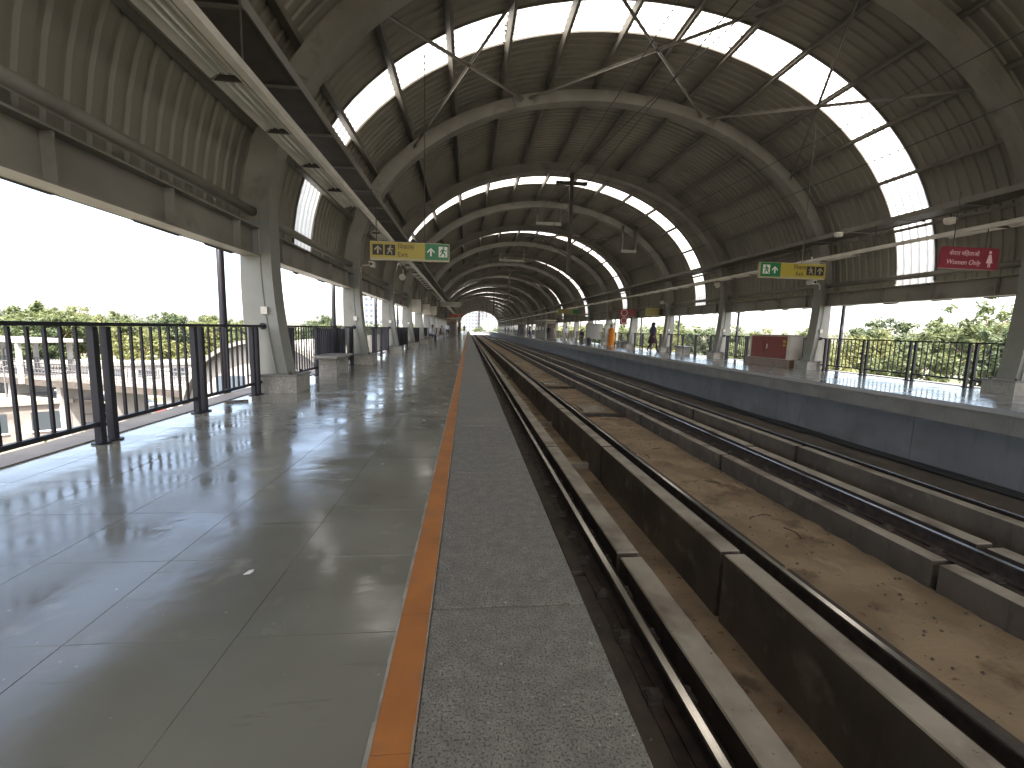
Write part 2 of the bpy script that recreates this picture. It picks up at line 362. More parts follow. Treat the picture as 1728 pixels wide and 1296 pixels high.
# ------------------------------------------------------------------ track bed, guard blocks, rails
tb = MB(); tb.box(-0.02, 9.02, Y0, 420, -2.6, -2.0)
bed = structure(tb.build('track_bed', trough_m))
def sheet(name, x0, x1, z, m, amp=0.0, step=0.5, nx=6):
    s = MB(); ny = int((200 - Y0) / step); vs = []; fs = []
    for j in range(ny + 1):
        for i in range(nx + 1):
            vs.append((x0 + (x1 - x0) * i / nx, Y0 + (200 - Y0) * j / ny, z + random.gauss(0, amp)))
    for j in range(ny):
        for i in range(nx):
            a = j * (nx + 1) + i; fs.append((a, a + 1, a + nx + 2, a + nx + 1))
    s.add(vs, fs); return s.build(name, m, bed, smooth=True)
sheet('sandy_floor', 3.55, 5.45, -1.74, sand_m, 0.011, 0.16, 14)
sheet('trough_floor', 1.85, 2.83, -1.975, trough_m, 0.006)
sheet('trough_floor', 6.17, 7.15, -1.975, trough_m, 0.006)
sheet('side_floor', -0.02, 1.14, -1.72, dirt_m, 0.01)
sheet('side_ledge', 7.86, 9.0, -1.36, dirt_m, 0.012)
PB = 4.45
blk = {}
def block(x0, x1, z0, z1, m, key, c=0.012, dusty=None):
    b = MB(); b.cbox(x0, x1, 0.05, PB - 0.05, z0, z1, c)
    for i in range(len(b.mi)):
        if i == 0 or (i >= 2 and i % 2 == 0): b.mi[i] = 1  # upright sides get the painted-shade concrete, tops stay pale
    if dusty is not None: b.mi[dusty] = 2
    blk[key] = b.mesh(key, [m, shade_grime_m, dust_m])
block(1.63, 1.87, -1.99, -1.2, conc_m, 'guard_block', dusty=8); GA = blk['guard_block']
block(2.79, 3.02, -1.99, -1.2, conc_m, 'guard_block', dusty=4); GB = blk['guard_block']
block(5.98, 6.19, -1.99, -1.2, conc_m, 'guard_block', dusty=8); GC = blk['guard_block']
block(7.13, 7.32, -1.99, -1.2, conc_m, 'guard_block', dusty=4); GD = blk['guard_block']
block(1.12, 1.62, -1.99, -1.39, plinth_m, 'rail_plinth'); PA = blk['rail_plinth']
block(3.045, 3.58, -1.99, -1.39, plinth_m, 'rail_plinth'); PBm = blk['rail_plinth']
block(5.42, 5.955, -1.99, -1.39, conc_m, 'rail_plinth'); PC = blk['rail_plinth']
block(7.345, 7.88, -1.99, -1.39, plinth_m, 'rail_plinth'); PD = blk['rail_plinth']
nb = int((182 - 4.35) / PB)
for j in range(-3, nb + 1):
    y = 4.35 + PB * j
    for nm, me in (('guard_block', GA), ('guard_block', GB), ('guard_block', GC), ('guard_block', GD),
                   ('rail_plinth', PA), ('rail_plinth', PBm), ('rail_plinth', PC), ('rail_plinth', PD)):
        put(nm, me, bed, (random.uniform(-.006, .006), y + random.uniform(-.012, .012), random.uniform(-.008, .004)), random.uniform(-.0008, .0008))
# drain covers between the tracks
for y, x in ((16.0, 4.6), (23.6, 4.5), (29.4, 4.5), (40, 4.5)):
    d = MB(); d.box(x - .42, x + .42, y - .5, y + .5, -1.76, -1.715); d.box(x - .42, x + .42, y - .5, y - .42, -1.715, -1.66); d.box(x - .42, x + .42, y + .42, y + .5, -1.715, -1.66)
    d.box(x - .42, x - .36, y - .42, y + .42, -1.715, -1.66); d.box(x + .36, x + .42, y - .42, y + .42, -1.715, -1.66)
    d.build('drain_frame', conc_m, bed)
for y in (14.6, 21.8):
    d = MB(); d.box(3.6, 5.4, y, y + .22, -1.76, -1.64); d.build('cross_kerb', plinth_m, bed)
for y in (9.7, 14.2, 27.5, 31.0):
    d = MB(); d.box(1.88, 2.80, y, y + .16, -1.99, -1.86); d.build('cross_kerb', conc_m, bed)

RP = [(-.075, 0), (.075, 0), (.075, .012), (.012, .028), (.011, .125), (.034, .14), (.036, .165), (.026, .172), (-.026, .172), (-.036, .165), (-.034, .14), (-.011, .125), (-.012, .028), (-.075, .012)]
rail_labels = ['polished steel rail closest to the near platform edge', 'steel rail left of the sandy strip between the tracks',
               'steel rail right of the sandy strip, on pale concrete plinths', 'steel rail closest to the opposite platform wall']
fm = MB(); fm.box(-.178, .178, -.075, .075, -.002, .016)
for s in (-1, 1):
    fm.tube([(s * .14, 0, .01), (s * .14, 0, .065)], .017, 6)
    fm.beam((s * .06, 0, .028), (s * .165, 0, .022), .09, .022)
clip_m = mat('clip_steel', (0.085, 0.068, 0.056), (0.045, 0.036, 0.03), rough=0.7, scale=12)
fast = fm.mesh('fastener', clip_m)
for x, lb in zip((1.44, 3.22, 5.78, 7.56), rail_labels):
    t = thing('running_rail', lb, 'rail', (x, 0, -1.375))
    body = MB(); body.prism_y([(a, b_) for a, b_ in RP if True], Y0, 420); body.build('rail_body', rust_m, t)
    hd = MB(); hd.prism_y([(-.028, .1705), (.028, .1705), (.027, .1745), (-.027, .1745)], Y0, 420); hd.build('rail_head', steel_m, t)
    y = -1.0; nf = 0; far = MB()
    while y < 100:
        if y < 24: put('fastener', fast, t, (0, y, -.012))
        else:
            for s in (-1, 1): far.box(min(s * .08, s * .19), max(s * .08, s * .19), y - .07, y + .07, -.012, .05)
        y += 0.62
    stuff(far.build('fastener_row', rust_m, t))
    bs = MB(); bs.box(-.17, .17, Y0, 182, -.02, -.0125); bs.build('base_strip', rust_m, t)

# litter and dry scraps on the sandy strip
for (x, y, L, a) in ((4.45, 6.3, .5, .8), (4.75, 5.6, .42, .5), (4.9, 7.9, .3, 2.0), (4.2, 9.6, .35, 1.1), (4.6, 10.4, .3, .3)):
    p = []; px_, py_, an = x, y, a
    for i in range(8):
        p.append((px_, py_, -1.715)); an += random.uniform(-.6, .6); px_ += math.cos(an) * L / 7; py_ += math.sin(an) * L / 7
    q = MB(); q.tube(p, .008, 5)
    tag(q.build('twig', rust_m), {4.45: 'long bent dry twig on the sandy strip', 4.75: 'curled brown twig lying nearest on the sandy strip', 4.9: 'short dark twig beside the pale rail plinth', 4.2: 'dry twig on the sand near the left rail', 4.6: 'farthest small twig on the sandy strip'}[x], 'twig')
q = MB()
for i in range(420):
    x = random.uniform(3.65, 5.35); y = random.uniform(2.5, 22); s = random.uniform(.006, .022)
    q.add([(x - s, y - s, -1.722), (x + s, y - s * .6, -1.722), (x + s * .7, y + s, -1.722), (x - s * .5, y + s * .8, -1.722), (x, y, -1.722 + s)], [(0, 1, 4), (1, 2, 4), (2, 3, 4), (3, 0, 4)])
for i in range(300):
    x = random.uniform(1.15, 1.6); y = random.uniform(1, 16); s = random.uniform(.005, .016)
    q.add([(x - s, y - s, -1.388), (x + s, y - s * .6, -1.388), (x + s * .7, y + s, -1.388), (x - s * .5, y + s * .8, -1.388), (x, y, -1.388 + s)], [(0, 1, 4), (1, 2, 4), (2, 3, 4), (3, 0, 4)])
o = stuff(q.build('gravel_scatter', dirt_m)); o['label'] = 'small stones and crumbs scattered on the track floor'; o['category'] = 'gravel'
q = MB(); q.add([(-1.012, 2.03, .004), (-.985, 2.035, .004), (-.975, 2.06, .012), (-1.0, 2.065, .006)], [(0, 1, 2, 3)]); q.add([(-1.012, 2.03, .002), (-.985, 2.035, .002), (-.975, 2.06, .002), (-1.0, 2.065, .002)], [(0, 1, 2, 3)])
tag(q.build('paper_scrap', white_m), 'tiny white paper scrap on the polished stone floor', 'paper')

# ------------------------------------------------------------------ arch frames (curved columns and ribs)
A0, B0, ZC = 7.73, 5.35, 2.80
def ell(t, off):              # t: 0 = left springing, pi = right
    return CXM - (A0 + off) * math.cos(t), ZC + (B0 + off) * math.sin(t)
def dcol(z):
    return A0 - 0.20 * max(0.0, (2.4 - z) / 2.1) ** 1.9
K0, K1, PITCHY, YF = -4, 29, 6.0, 8.4
NS = 44
# shared meshes (frame-local y = 0)
def strip(mb, inn, out, y0, y1):
    n = len(inn)
    vs = [(x, y0, z) for x, z in inn] + [(x, y0, z) for x, z in out] + [(x, y1, z) for x, z in inn] + [(x, y1, z) for x, z in out]
    fs = []
    for i in range(n - 1):
        fs += [(i, i + 1, n + i + 1, n + i), (2 * n + i, 3 * n + i, 3 * n + i + 1, 2 * n + i + 1), (i, 2 * n + i, 2 * n + i + 1, i + 1), (n + i, n + i + 1, 3 * n + i + 1, 3 * n + i)]
    fs += [(0, n, 3 * n, 2 * n), (n - 1, 3 * n - 1, 4 * n - 1, 2 * n - 1)]
    mb.add(vs, fs)
colmesh = {}
for side in (-1, 1):
    inn = []; out = []
    for i in range(15):
        z = 0.30 + (ZC - 0.30) * i / 14
        d = dcol(z); th = 0.42 + 0.15 * max(0, (ZC - z) / 2.5)
        inn.append((CXM + side * d, z)); out.append((CXM + side * (d + th), z))
    b = MB(); strip(b, inn, out, -.15, .15)
    inn2 = [(CXM + side * (abs(x - CXM) - .022), z) for x, z in inn]
    strip(b, inn2, [(CXM + side * (abs(x - CXM) + .002), z) for x, z in inn], -.185, .185)
    colmesh[side] = b.mesh('column', col_m, shear=True)
    b = MB(); xs = sorted((CXM + side * 7.33, CXM + side * 8.03)); b.cbox(xs[0], xs[1], -.32, .32, 0.0, .28, .006)
    b2 = MB(); b2.cbox(xs[0] - .02, xs[1] + .02, -.34, .34, .282, .31, .006)
    colmesh[side, 'p'] = b.mesh('plinth', terrazzo_m, shear=True); colmesh[side, 'c'] = b2.mesh('plinth_cap', nib_m, shear=True)
    bt = MB()
    for yy in (-.24, .24):
        bt.lathe([(.03, 0), (.03, .02), (.014, .022), (.012, .05)], 6, (CXM + side * 7.45, yy, .31))
    colmesh[side, 'b'] = bt.mesh('anchor_bolt', rust_m, shear=True)
ts = [math.pi * i / NS for i in range(NS + 1)]
b = MB(); strip(b, [ell(t, 0) for t in ts], [ell(t, .42 - .09 * math.sin(t)) for t in ts], -.13, .13); ribmesh = b.mesh('arch_rib', rib_m, shear=True)
b = MB(); strip(b, [ell(t, -.022) for t in ts], [ell(t, .002) for t in ts], -.18, .18); flmesh = b.mesh('flange_plate', rib_m, shear=True)
b = MB()
for t in (.42, 1.15, math.pi - 1.15, math.pi - .42):
    x, z = ell(t, 0); x2, z2 = ell(t, .36)
    b.beam((x, 0, z), (x2, 0, z2), .30, .025)
splmesh = b.mesh('splice_plate', purlin_m, shear=True)
frames = []
for k in range(K0, K1 + 1):
    y = YF + PITCHY * k
    if k < 0: lb = '%s curved grey steel arch frame behind the photographer' % ORD[-k - 1]
    else: lb = '%s curved grey steel arch frame counted away from the camera' % ORD[k]
    t = thing('arch_frame', lb, 'arch frame', (0, y, 0), group='arch frames carrying the station roof')
    for side in (-1, 1):
        put('column', colmesh[side], t); put('plinth', colmesh[side, 'p'], t); put('plinth_cap', colmesh[side, 'c'], t)
        if k < 4: put('anchor_bolt', colmesh[side, 'b'], t)
    put('arch_rib', ribmesh, t); put('flange_plate', flmesh, t)
    if k < 8: put('splice_plate', splmesh, t)
    frames.append(t)

# ------------------------------------------------------------------ roof: corrugated sheets, skylights, purlins, bracing
roof = thing('vaulted_roof', 'long vaulted roof of corrugated grey sheets over both platforms', 'roof', (0, 0, 0))
SO = 0.60
# equal arc-length purlin stations
fine = [ell(math.pi * i / 2000, SO) for i in range(2001)]; acc = [0]
for i in range(2000): acc.append(acc[-1] + math.dist(fine[i], fine[i + 1]))
NPUR = 15
pt = []
for q in range(NPUR + 1):
    s = acc[-1] * q / NPUR; i = min(range(2001), key=lambda j: abs(acc[j] - s)); pt.append(math.pi * i / 2000)
def sheet_path(t0, t1, n, low0=False, low1=False):
    p = [(t0 + (t1 - t0) * i / n) for i in range(n + 1)]
    pts = [ell(t, SO) for t in p]; nr = [(-math.cos(t), math.sin(t)) for t in p]
    if low0: pts.insert(0, (CXM - A0 - SO, 2.62)); nr.insert(0, (-1, 0))
    if low1: pts.append((CXM + A0 + SO, 2.62)); nr.append((1, 0))
    return pts, nr
def corr(mb, path, y0, y1, pitch=.25):
    pts, nr = path; ys = []
    n = max(1, round((y1 - y0) / pitch)); p = (y1 - y0) / n
    for i in range(n):
        b_ = y0 + i * p
        ys += [(b_, 0), (b_ + .50 * p, 0), (b_ + .60 * p, .034), (b_ + .90 * p, .034)]
    ys.append((y1, 0))
    m = len(ys); vs = []
    for (x, z), (nx_, nz) in zip(pts, nr):
        for yy, o in ys: vs.append((x + nx_ * o, yy, z + nz * o))
    mb.add(vs, [(i * m + j, i * m + j + 1, (i + 1) * m + j + 1, (i + 1) * m + j) for i in range(len(pts) - 1) for j in range(m - 1)])
full = sheet_path(0, math.pi, 45, True, True)
def sheetmesh(y0, y1):
    b = MB(); corr(b, full, y0, y1); return b.mesh('roof_sheet', sheet_m, shear=True)
SKA, SKB = 2.55, 3.70            # skylight inside a bay
sh_full, sh_a, sh_b = sheetmesh(0, 6), sheetmesh(0, SKA), sheetmesh(SKB, 6)
panes = []
for q in range(NPUR):
    b = MB(); corr(b, sheet_path(pt[q] if q else 0, pt[q + 1], 3, q == 0, q == NPUR - 1), SKA, SKB, .24)
    panes.append(b.mesh('skylight_pane', skylight_m, shear=True))
trimb = MB()
for yy in (SKA, SKB):
    strip(trimb, [ell(t, SO - .008) for t in ts], [ell(t, SO + .05) for t in ts], yy - .02, yy + .02)
trimmesh = trimb.mesh('skylight_trim', purlin_m, shear=True)
# purlins: C sections spanning one bay
purm = []
for q in range(1, NPUR):
    t = pt[q]; b = MB()
    def P(off, tang):
        x, z = ell(t, off); return (x + math.sin(t) * tang, z + math.cos(t) * tang)
    sgn = 1 if t < math.pi / 2 else -1
    for o0, o1, a0, a1 in ((.37, .585, -.006, .006), (.37, .382, -.006, .075), (.573, .585, -.006, .075)):
        po = [P(o0, a0 * sgn), P(o0, a1 * sgn), P(o1, a1 * sgn), P(o1, a0 * sgn)]
        sh = SHEAR * (po[0][0] - CXM)
        b.add([(x, sh, z) for x, z in po] + [(x, sh + 6, z) for x, z in po], [(0, 1, 2, 3), (7, 6, 5, 4)] + [(i, 4 + i, 4 + (i + 1) % 4, (i + 1) % 4) for i in range(4)])
    purm.append(b.mesh('purlin', purlin_m))
pf = MB()
for k in range(K0, K1):
    y = YF + PITCHY * k
    if k % 2 == 0:
        put('roof_sheet', sh_a, roof, (0, y, 0)); put('roof_sheet', sh_b, roof, (0, y, 0)); put('skylight_trim', trimmesh, roof, (0, y, 0))
        for q in range(NPUR): put('skylight_pane', panes[q], roof, (0, y, 0))
    else:
        put('roof_sheet', sh_full, roof, (0, y, 0))
    if -3 <= k < 12:
        for me in purm: put('purlin', me, roof, (0, y, 0))
    elif k >= 12:
        for q in range(1, NPUR):
            x, z = ell(pt[q], .47); sh = SHEAR * (x - CXM); pf.beam((x, y + sh, z), (x, y + 6 + sh, z), .07, .2)
stuff(pf.build('purlin_rows', purlin_m, roof))
# X bracing under the purlins
def node(d, k, off=.25):
    t = math.acos(max(-1, min(1, -d / A0))) if True else 0
    t = math.acos(-d / (A0 + off)); x, z = ell(t, off)
    return (x, YF + PITCHY * k + SHEAR * (x - CXM), z)
for k in (-2, 0, 8, 14):
    for a, b_ in ((-6.2, -2.9), (-2.9, 2.9), (2.9, 6.2)):
        for p, q in ((node(a, k), node(b_, k + 1)), (node(b_, k), node(a, k + 1))):
            b = MB(); b.beam(p, q, .062, .012); b.beam(Vector(p) + Vector((0, 0, -.03)), Vector(q) + Vector((0, 0, -.03)), .012, .062)
            b.build('brace', purlin_m, roof)
# ragged birds' twigs / dirt line along a pane edge
for side, q in ((1, 12), (1, 9), (-1, 5)):
    x, z = ell(pt[q], SO - .03); b = MB()
    for i in range(14):
        yy = YF + SKA + .1 + i * .075 + SHEAR * (x - CXM); s = random.uniform(.02, .09)
        b.beam((x, yy, z), (x + random.uniform(-.1, .1), yy + random.uniform(-.03, .03), z + s), .03, .02)
    b.build('debris_line', rust_m, roof)

# ------------------------------------------------------------------ eaves beams with stiffeners, pipe, gutter trim, downpipes
for side in (-1, 1):
    lb = 'long grey eaves beam with stiffeners along the %s side openings' % ('left' if side < 0 else 'right')
    t = thing('eaves_beam', lb, 'beam', (0, 0, 0))
    X = lambda d: CXM + side * d
    def bx(mb, d0, d1, y0, y1, z0, z1):
        a, c_ = sorted((X(d0), X(d1))); mb.box(a, c_, y0, y1, z0, z1)
    sh = SHEAR * side * 7.9
    for k in range(K0, K1):
        ya = YF + PITCHY * k + sh + .17; yb = ya + 5.66
        w_ = MB(); bx(w_, 7.98, 8.0, ya, yb, 2.25, 2.66); w_.build('web', rib_m, t)
        w_ = MB(); bx(w_, 7.86, 8.12, ya, yb, 2.225, 2.248); w_.build('bottom_flange', rib_m, t)
        w_ = MB(); bx(w_, 7.86, 8.12, ya, yb, 2.662, 2.685); w_.build('top_flange', rib_m, t)
        if k < 10:
            for i in range(4):
                s_ = MB(); yy = ya + .55 + 1.5 * i; bx(s_, 7.87, 7.978, yy, yy + .014, 2.25, 2.66); s_.build('stiffener', rib_m, t)
        p_ = MB(); p_.tube([(X(7.98), ya - .1, 2.93), (X(7.98), yb + .1, 2.93)], .075, 10); p_.build('tie_pipe', rib_m, t, smooth=True)
        f_ = MB(); bx(f_, 8.14, 8.16, ya - .16, yb + .16, 2.226, 2.7); f_.build('fascia_sheet', sheet_m, t)
        if -1 <= k < 6:
            f_ = MB()
            for i in range(4):
                yy = ya + .3 + 1.4 * i + random.uniform(-.1, .1); L = random.uniform(.3, .9); dz = random.uniform(.015, .05)
                f_.add([(X(8.11), yy, 2.226), (X(8.11), yy + L, 2.226), (X(8.118), yy + L - .1, 2.226 - dz), (X(8.118), yy + .06, 2.226 - dz * .8),
                        (X(8.13), yy, 2.226), (X(8.13), yy + L, 2.226)], [(0, 1, 2, 3), (3, 2, 5, 4), (0, 3, 4), (1, 5, 2)])
            f_.build('drip_flashing', purlin_m, t)
for side in (-1, 1):
    for k in range(-1, 9):
        y = YF + PITCHY * k + SHEAR * side * 7.9 - (.30 if side < 0 else .55)
        b = MB(); x = CXM + side * (8.42 if side < 0 else 8.3)
        b.tube([(x, y, -.6), (x, y, 2.5)], .055, 10); b.box(x - .09, x + .09, y - .03, y + .03, 1.0, 1.04)
        if k >= 0: lb = 'slim dark rainwater downpipe outside the %s column on the %s' % (ORD[k], 'left' if side < 0 else 'right')
        else: lb = 'slim dark downpipe on the %s beside the photographer' % ('left' if side < 0 else 'right')
        tag(b.build('downpipe', railing_m, smooth=True), lb, 'downpipe', 'rainwater downpipes')

# ------------------------------------------------------------------ railings
def railing(side, k, detail):
    yc = YF + PITCHY * k + SHEAR * side * 7.7
    x = CXM + side * 7.88
    sname = 'left' if side < 0 else 'right'
    if k < 0: lb = 'dark navy railing beside the photographer on the %s platform' % sname
    else:
        lb = 'dark navy railing on the %s platform ending at its %s column' % (sname, ORD[k])
        if k == 0 and side < 0: lb = 'nearest dark navy railing with square posts on the left platform'
    t = thing('railing', lb, 'railing', (x, yc, 0), group='railings between the columns')
    H = 1.12; a, e = -5.66, -.34
    top = MB(); top.box(-.03, .03, a, e + .18, H - .035, H); tops = top
    posts = [-5.0 + i * 1.5 for i in range(4)]
    if not detail:
        for p in posts:
            for s in (-.075, .075): tops.box(-.03, .03, p + s - .03, p + s + .03, 0.01, H - .035)
        segs = [(posts[i] + .075, posts[i + 1] - .075) for i in range(3)]
        for p, q in segs:
            tops.box(-.02, .02, p + .03, q - .03, .17, .21)
            for j in range(1, 9): yy = p + (q - p) * j / 9; tops.box(-.01, .01, yy - .01, yy + .01, .21, H - .036)
        tops.build('rail_panel', railing_m, t); return t
    tops.build('top_rail', railing_m, t)
    for y_, nx in ((e + .19, 1), (a - .0, 1)):
        fl = MB(); fl.tube([(0, y_ - .035, H - .02), (0, y_ + .02, H - .02)], .055, 12); fl.build('end_flange', railing_m, t)
    for i, p in enumerate(posts):
        for s in (-.075, .075):
            po = MB(); po.box(-.03, .03, p + s - .03, p + s + .03, 0.012, H - .037); o = po.build('post', railing_m, t)
            bp = MB(); bp.lathe([(.075, 0.0), (.075, .010), (.05, .013)], 12, (0, p + s, .003)); bp.build('base_plate', railing_m, o)
    segs = [(posts[i] + .105, posts[i + 1] - .105) for i in range(3)] + [(a + .02, posts[0] - .105), (posts[3] + .105, e + .05)]
    bal = MB(); bal.box(-.011, .011, -.011, .011, .212, H - .038); bm_ = bal.mesh('baluster', railing_m)
    for p, q in segs:
        br = MB(); br.box(-.02, .02, p, q, .17, .21); br.build('bottom_rail', railing_m, t)
        n = max(1, round((q - p) / .142))
        for j in range(1, n): put('baluster', bm_, t, (0, p + (q - p) * j / n, 0), 0)
    return t
for side in (-1, 1):
    for k in range(-1, K1 + 1): railing(side, k, (0 <= k < 3 if side < 0 else 0 <= k < 4))
# stray flat bar lying by the rail, cable runs outside the left edge
b = MB(); b.box(-.14, .14, -.03, .03, .004, .03); o = b.build('steel_plate', darkmetal_m); o.location = (-3.32, 6.75, 0); o.rotation_euler = (0, 0, .5)
tag(o, 'short dark steel plate lying under the nearest left railing', 'plate')
for i, z in enumerate((-.12, -.22, -.34)):
    b = MB(); b.tube([(-3.98 - .06 * i, Y0, z), (-3.98 - .06 * i, 120, z)], .025, 6)
    tag(b.build('outer_conduit', white_m if i != 1 else darkmetal_m), ['upper pale conduit outside the left platform edge', 'middle dark conduit outside the left platform edge', 'lower pale conduit outside the left platform edge'][i], 'conduit')

# ------------------------------------------------------------------ luminaires, carriers, cable trays
lum = MB()
lum.prism_y([(-.15, .0), (-.06, .06), (.06, .06), (.15, .0), (.158, .004), (.066, .075), (-.066, .075), (-.158, .004)], -.6, .6); lum_h = lum.mesh('housing', lamp_m)
q = MB(); q.tube([(-.04, -.53, .022), (-.04, .53, .022)], .014, 8); q.tube([(.04, -.53, .022), (.04, .53, .022)], .014, 8); lum_t = q.mesh('lamp_tube', tube_m, smooth=True)
q = MB(); q.prism_y([(-.14, -.003), (.14, -.003), (.075, .058), (-.075, .058)], -.615, -.602); lum_e = q.mesh('end_cap', darkmetal_m)
for side in (-1, 1):
    sn = 'left' if side < 0 else 'right'
    t = thing('light_carrier', 'pale metal channel carrying the lights over the %s platform' % sn, 'channel', (0, 0, 0))
    xc = mx(-2.48, side); xk = mx(-2.26, side)
    c_ = MB(); c_.box(xk - .045, xk + .045, -12, 170, 3.60, 3.69); c_.build('channel', lamp_m, t)
    for k in range(-2, 28):
        y = YF + PITCHY * k + SHEAR * side * 6.9
        h = MB(); xr = mx(-2.86, side); h.beam((xr, y, 3.72), (xk, y, 3.72), .04, .05); h.build('hanger_arm', darkmetal_m, t)
        h = MB(); h.tube([(xk, y + 3, 3.69), (xk, y + 3, 4.28)], .01, 5); h.build('hanger_rod', darkmetal_m, t)
    y = 3.3; i = 0; vis = 0
    gaps = {6, 7, 14, 22, 23, 31}
    while y < 120:
        if i not in gaps:
            n_ = 'luminaire'
            lb = '%s unlit white tube light of the %s overhead row' % (ORD[vis], sn); vis += 1
            L = thing(n_, lb, 'light', (xc, y, 3.60), group='tube lights over the %s platform' % sn)
            put('housing', lum_h, L)
            if y < 40: put('lamp_tube', lum_t, L); put('end_cap', lum_e, L)
        y += 1.24; i += 1
    t = thing('cable_tray', 'dark ladder cable tray hung above the %s light row' % sn, 'cable tray', (0, 0, 0))
    x0, x1 = sorted((mx(-2.95, side), mx(-2.28, side)))
    p_ = MB(); p_.box(x0, x1, -14, 175, 4.30, 4.306); p_.build('tray_bottom', darkmetal_m, t)
    for xx in (x0, x1):
        p_ = MB(); p_.box(xx - .012, xx + .012, -14, 175, 4.27, 4.40); p_.build('tray_side', purlin_m, t)
    cb = MB()
    for j in range(6):
        xx = x0 + .1 + j * .09; pts = [(xx + random.uniform(-.02, .02), -14 + i * 1.5, 4.335 + random.uniform(0, .015)) for i in range(120)]
        cb.tube(pts, .02, 5)
    cb.build('cables', black_m, t)
    y = -2.4
    while y < 70:
        r_ = MB(); r_.box(x0 - .02, x1 + .02, y - .02, y + .02, 4.245, 4.268); r_.build('tray_rung', purlin_m, t); y += 1.5

# ------------------------------------------------------------------ overhead line supports and cables
def drop_post(y, lb):
    t = thing('overhead_line_post', lb, 'line support', (CXM, y, 0))
    p = MB(); p.box(-.08, .08, -.08, .08, 3.7, 8.1); p.build('drop_tube', darkmetal_m, t)
    p = MB(); p.box(-.7, .7, -.1, .1, 7.6, 7.72); p.build('head_beam', darkmetal_m, t)
    for s in (-1, 1):
        a = MB(); a.tube([(s * .09, 0, 5.4), (s * 2.0, 0, 5.25)], .03, 8); a.tube([(s * .09, 0, 4.55), (s * 1.3, 0, 5.28)], .025, 8); a.build('bracket_arm', darkmetal_m, t)
        a = MB(); a.tube([(s * 1.2, 0, 5.2), (s * 1.4, 0, 4.3), (s * 2.15, 0, 4.12)], .018, 6); a.build('steady_arm', purlin_m, t)
        prof = [(.03, 0)]
        for i in range(5): prof += [(.06, .03 + i * .06), (.03, .055 + i * .06)]
        a = MB(); a.lathe(prof, 10); me = a.mesh('insulator', redgran_m); me.transform(Matrix.Rotation(R(90) * s, 4, 'Y'))
        put('insulator', me, t, (s * .12, 0, 5.39))
    return t
for i, y in enumerate((20.4, 50.4, 80.4, 110.4, 140.4)):
    drop_post(y, '%s overhead line post hanging between the tracks from the roof' % ORD[i])
for x, nm in ((2.33, 'left'), (6.67, 'right')):
    for z, r, wn_, sg in ((4.08, .007, 'contact', .0), (5.35, .007, 'upper', .45)):
        pts = []
        for i in range(0, 181):
            y = -9.6 + i; f = ((y + 9.6) % 30) / 30; pts.append((x, y, z - sg * 4 * f * (1 - f)))
        b = MB(); b.tube(pts, r, 5)
        tag(b.build('overhead_wire', black_m), '%s overhead wire above the %s track' % (wn_, nm), 'wire')
b = MB(); b.tube([(4.5, 20.4, 7.95), (5.0, 15, 7.86), (5.6, 10, 7.8), (6.3, 4, 7.75), (7, -2, 7.9)], .012, 5)
tag(b.build('roof_cable', black_m), 'thin black cable slung below the roof towards the drop post', 'cable')
# hanging U frames under the roof
for (x, y, w, z0, z1, lb) in ((4.55, 26.4, 1.35, 7.35, 8.3, 'U-shaped steel frame hanging at the roof crown beyond the first post'),
                              (9.4, 26.4, .8, 6.0, 7.35, 'small hanging steel frame under the right slope of the roof'),
                              (3.6, 38.4, 2.0, 7.0, 8.3, 'wide hanging steel frame deeper under the roof crown')):
    t = thing('roof_gantry', lb, 'gantry', (x, y, 0))
    for s in (-1, 1):
        q = MB(); q.box(s * w / 2 - .06, s * w / 2 + .06, -.06, .06, z0, z1); q.build('upright', darkmetal_m, t)
    q = MB(); q.box(-w / 2 - .06, w / 2 + .06, -.08, .08, z0 - .18, z0 - .002); q.build('crossbar', purlin_m, t)

# ------------------------------------------------------------------ signs
def arrow(mb, cx, cz, s, y):
    for poly in ([(-.10, -.5), (.10, -.5), (.10, .18), (-.10, .18)], [(0, .5), (-.45, .06), (-.45, -.14), (0, .28)], [(0, .5), (0, .28), (.45, -.14), (.45, .06)]):
        mb.prism_y([(cx + a * s, cz + b_ * s) for a, b_ in poly], y, y + .003)
def figure(mb, cx, cz, s, y, fl=1):
    L = lambda p, q, w: mb.beam((cx + fl * p[0] * s, y + .0015, cz + p[1] * s), (cx + fl * q[0] * s, y + .0015, cz + q[1] * s), .003, w * s) if False else flat(mb, (cx + fl * p[0] * s, cz + p[1] * s), (cx + fl * q[0] * s, cz + q[1] * s), w * s, y)
    mb.prism_y([(cx + fl * (.06 + .1 * math.cos(a * math.pi / 4)) * s, cz + (.42 + .1 * math.sin(a * math.pi / 4)) * s) for a in range(8)], y, y + .003)
    L((.02, .3), (-.06, -.08), .2); L((-.02, -.05), (.2, -.22), .13); L((.2, -.22), (.2, -.48), .11)
    L((-.07, -.06), (-.18, -.3), .13); L((-.18, -.3), (-.36, -.46), .11)
    L((.04, .26), (.24, .1), .09); L((.24, .1), (.38, .16), .08); L((0, .26), (-.22, .16), .09); L((-.22, .16), (-.26, -.04), .08)
def flat(mb, p, q, w, y):
    d = Vector((q[0] - p[0], q[1] - p[1])); d.normalize(); n = Vector((-d.y, d.x)) * w / 2
    mb.prism_y([(p[0] + n.x, p[1] + n.y), (q[0] + n.x, q[1] + n.y), (q[0] - n.x, q[1] - n.y), (p[0] - n.x, p[1] - n.y)], y, y + .003)
HINDI_EXIT = '\u093f\u0928\u0915\u093e\u0938'
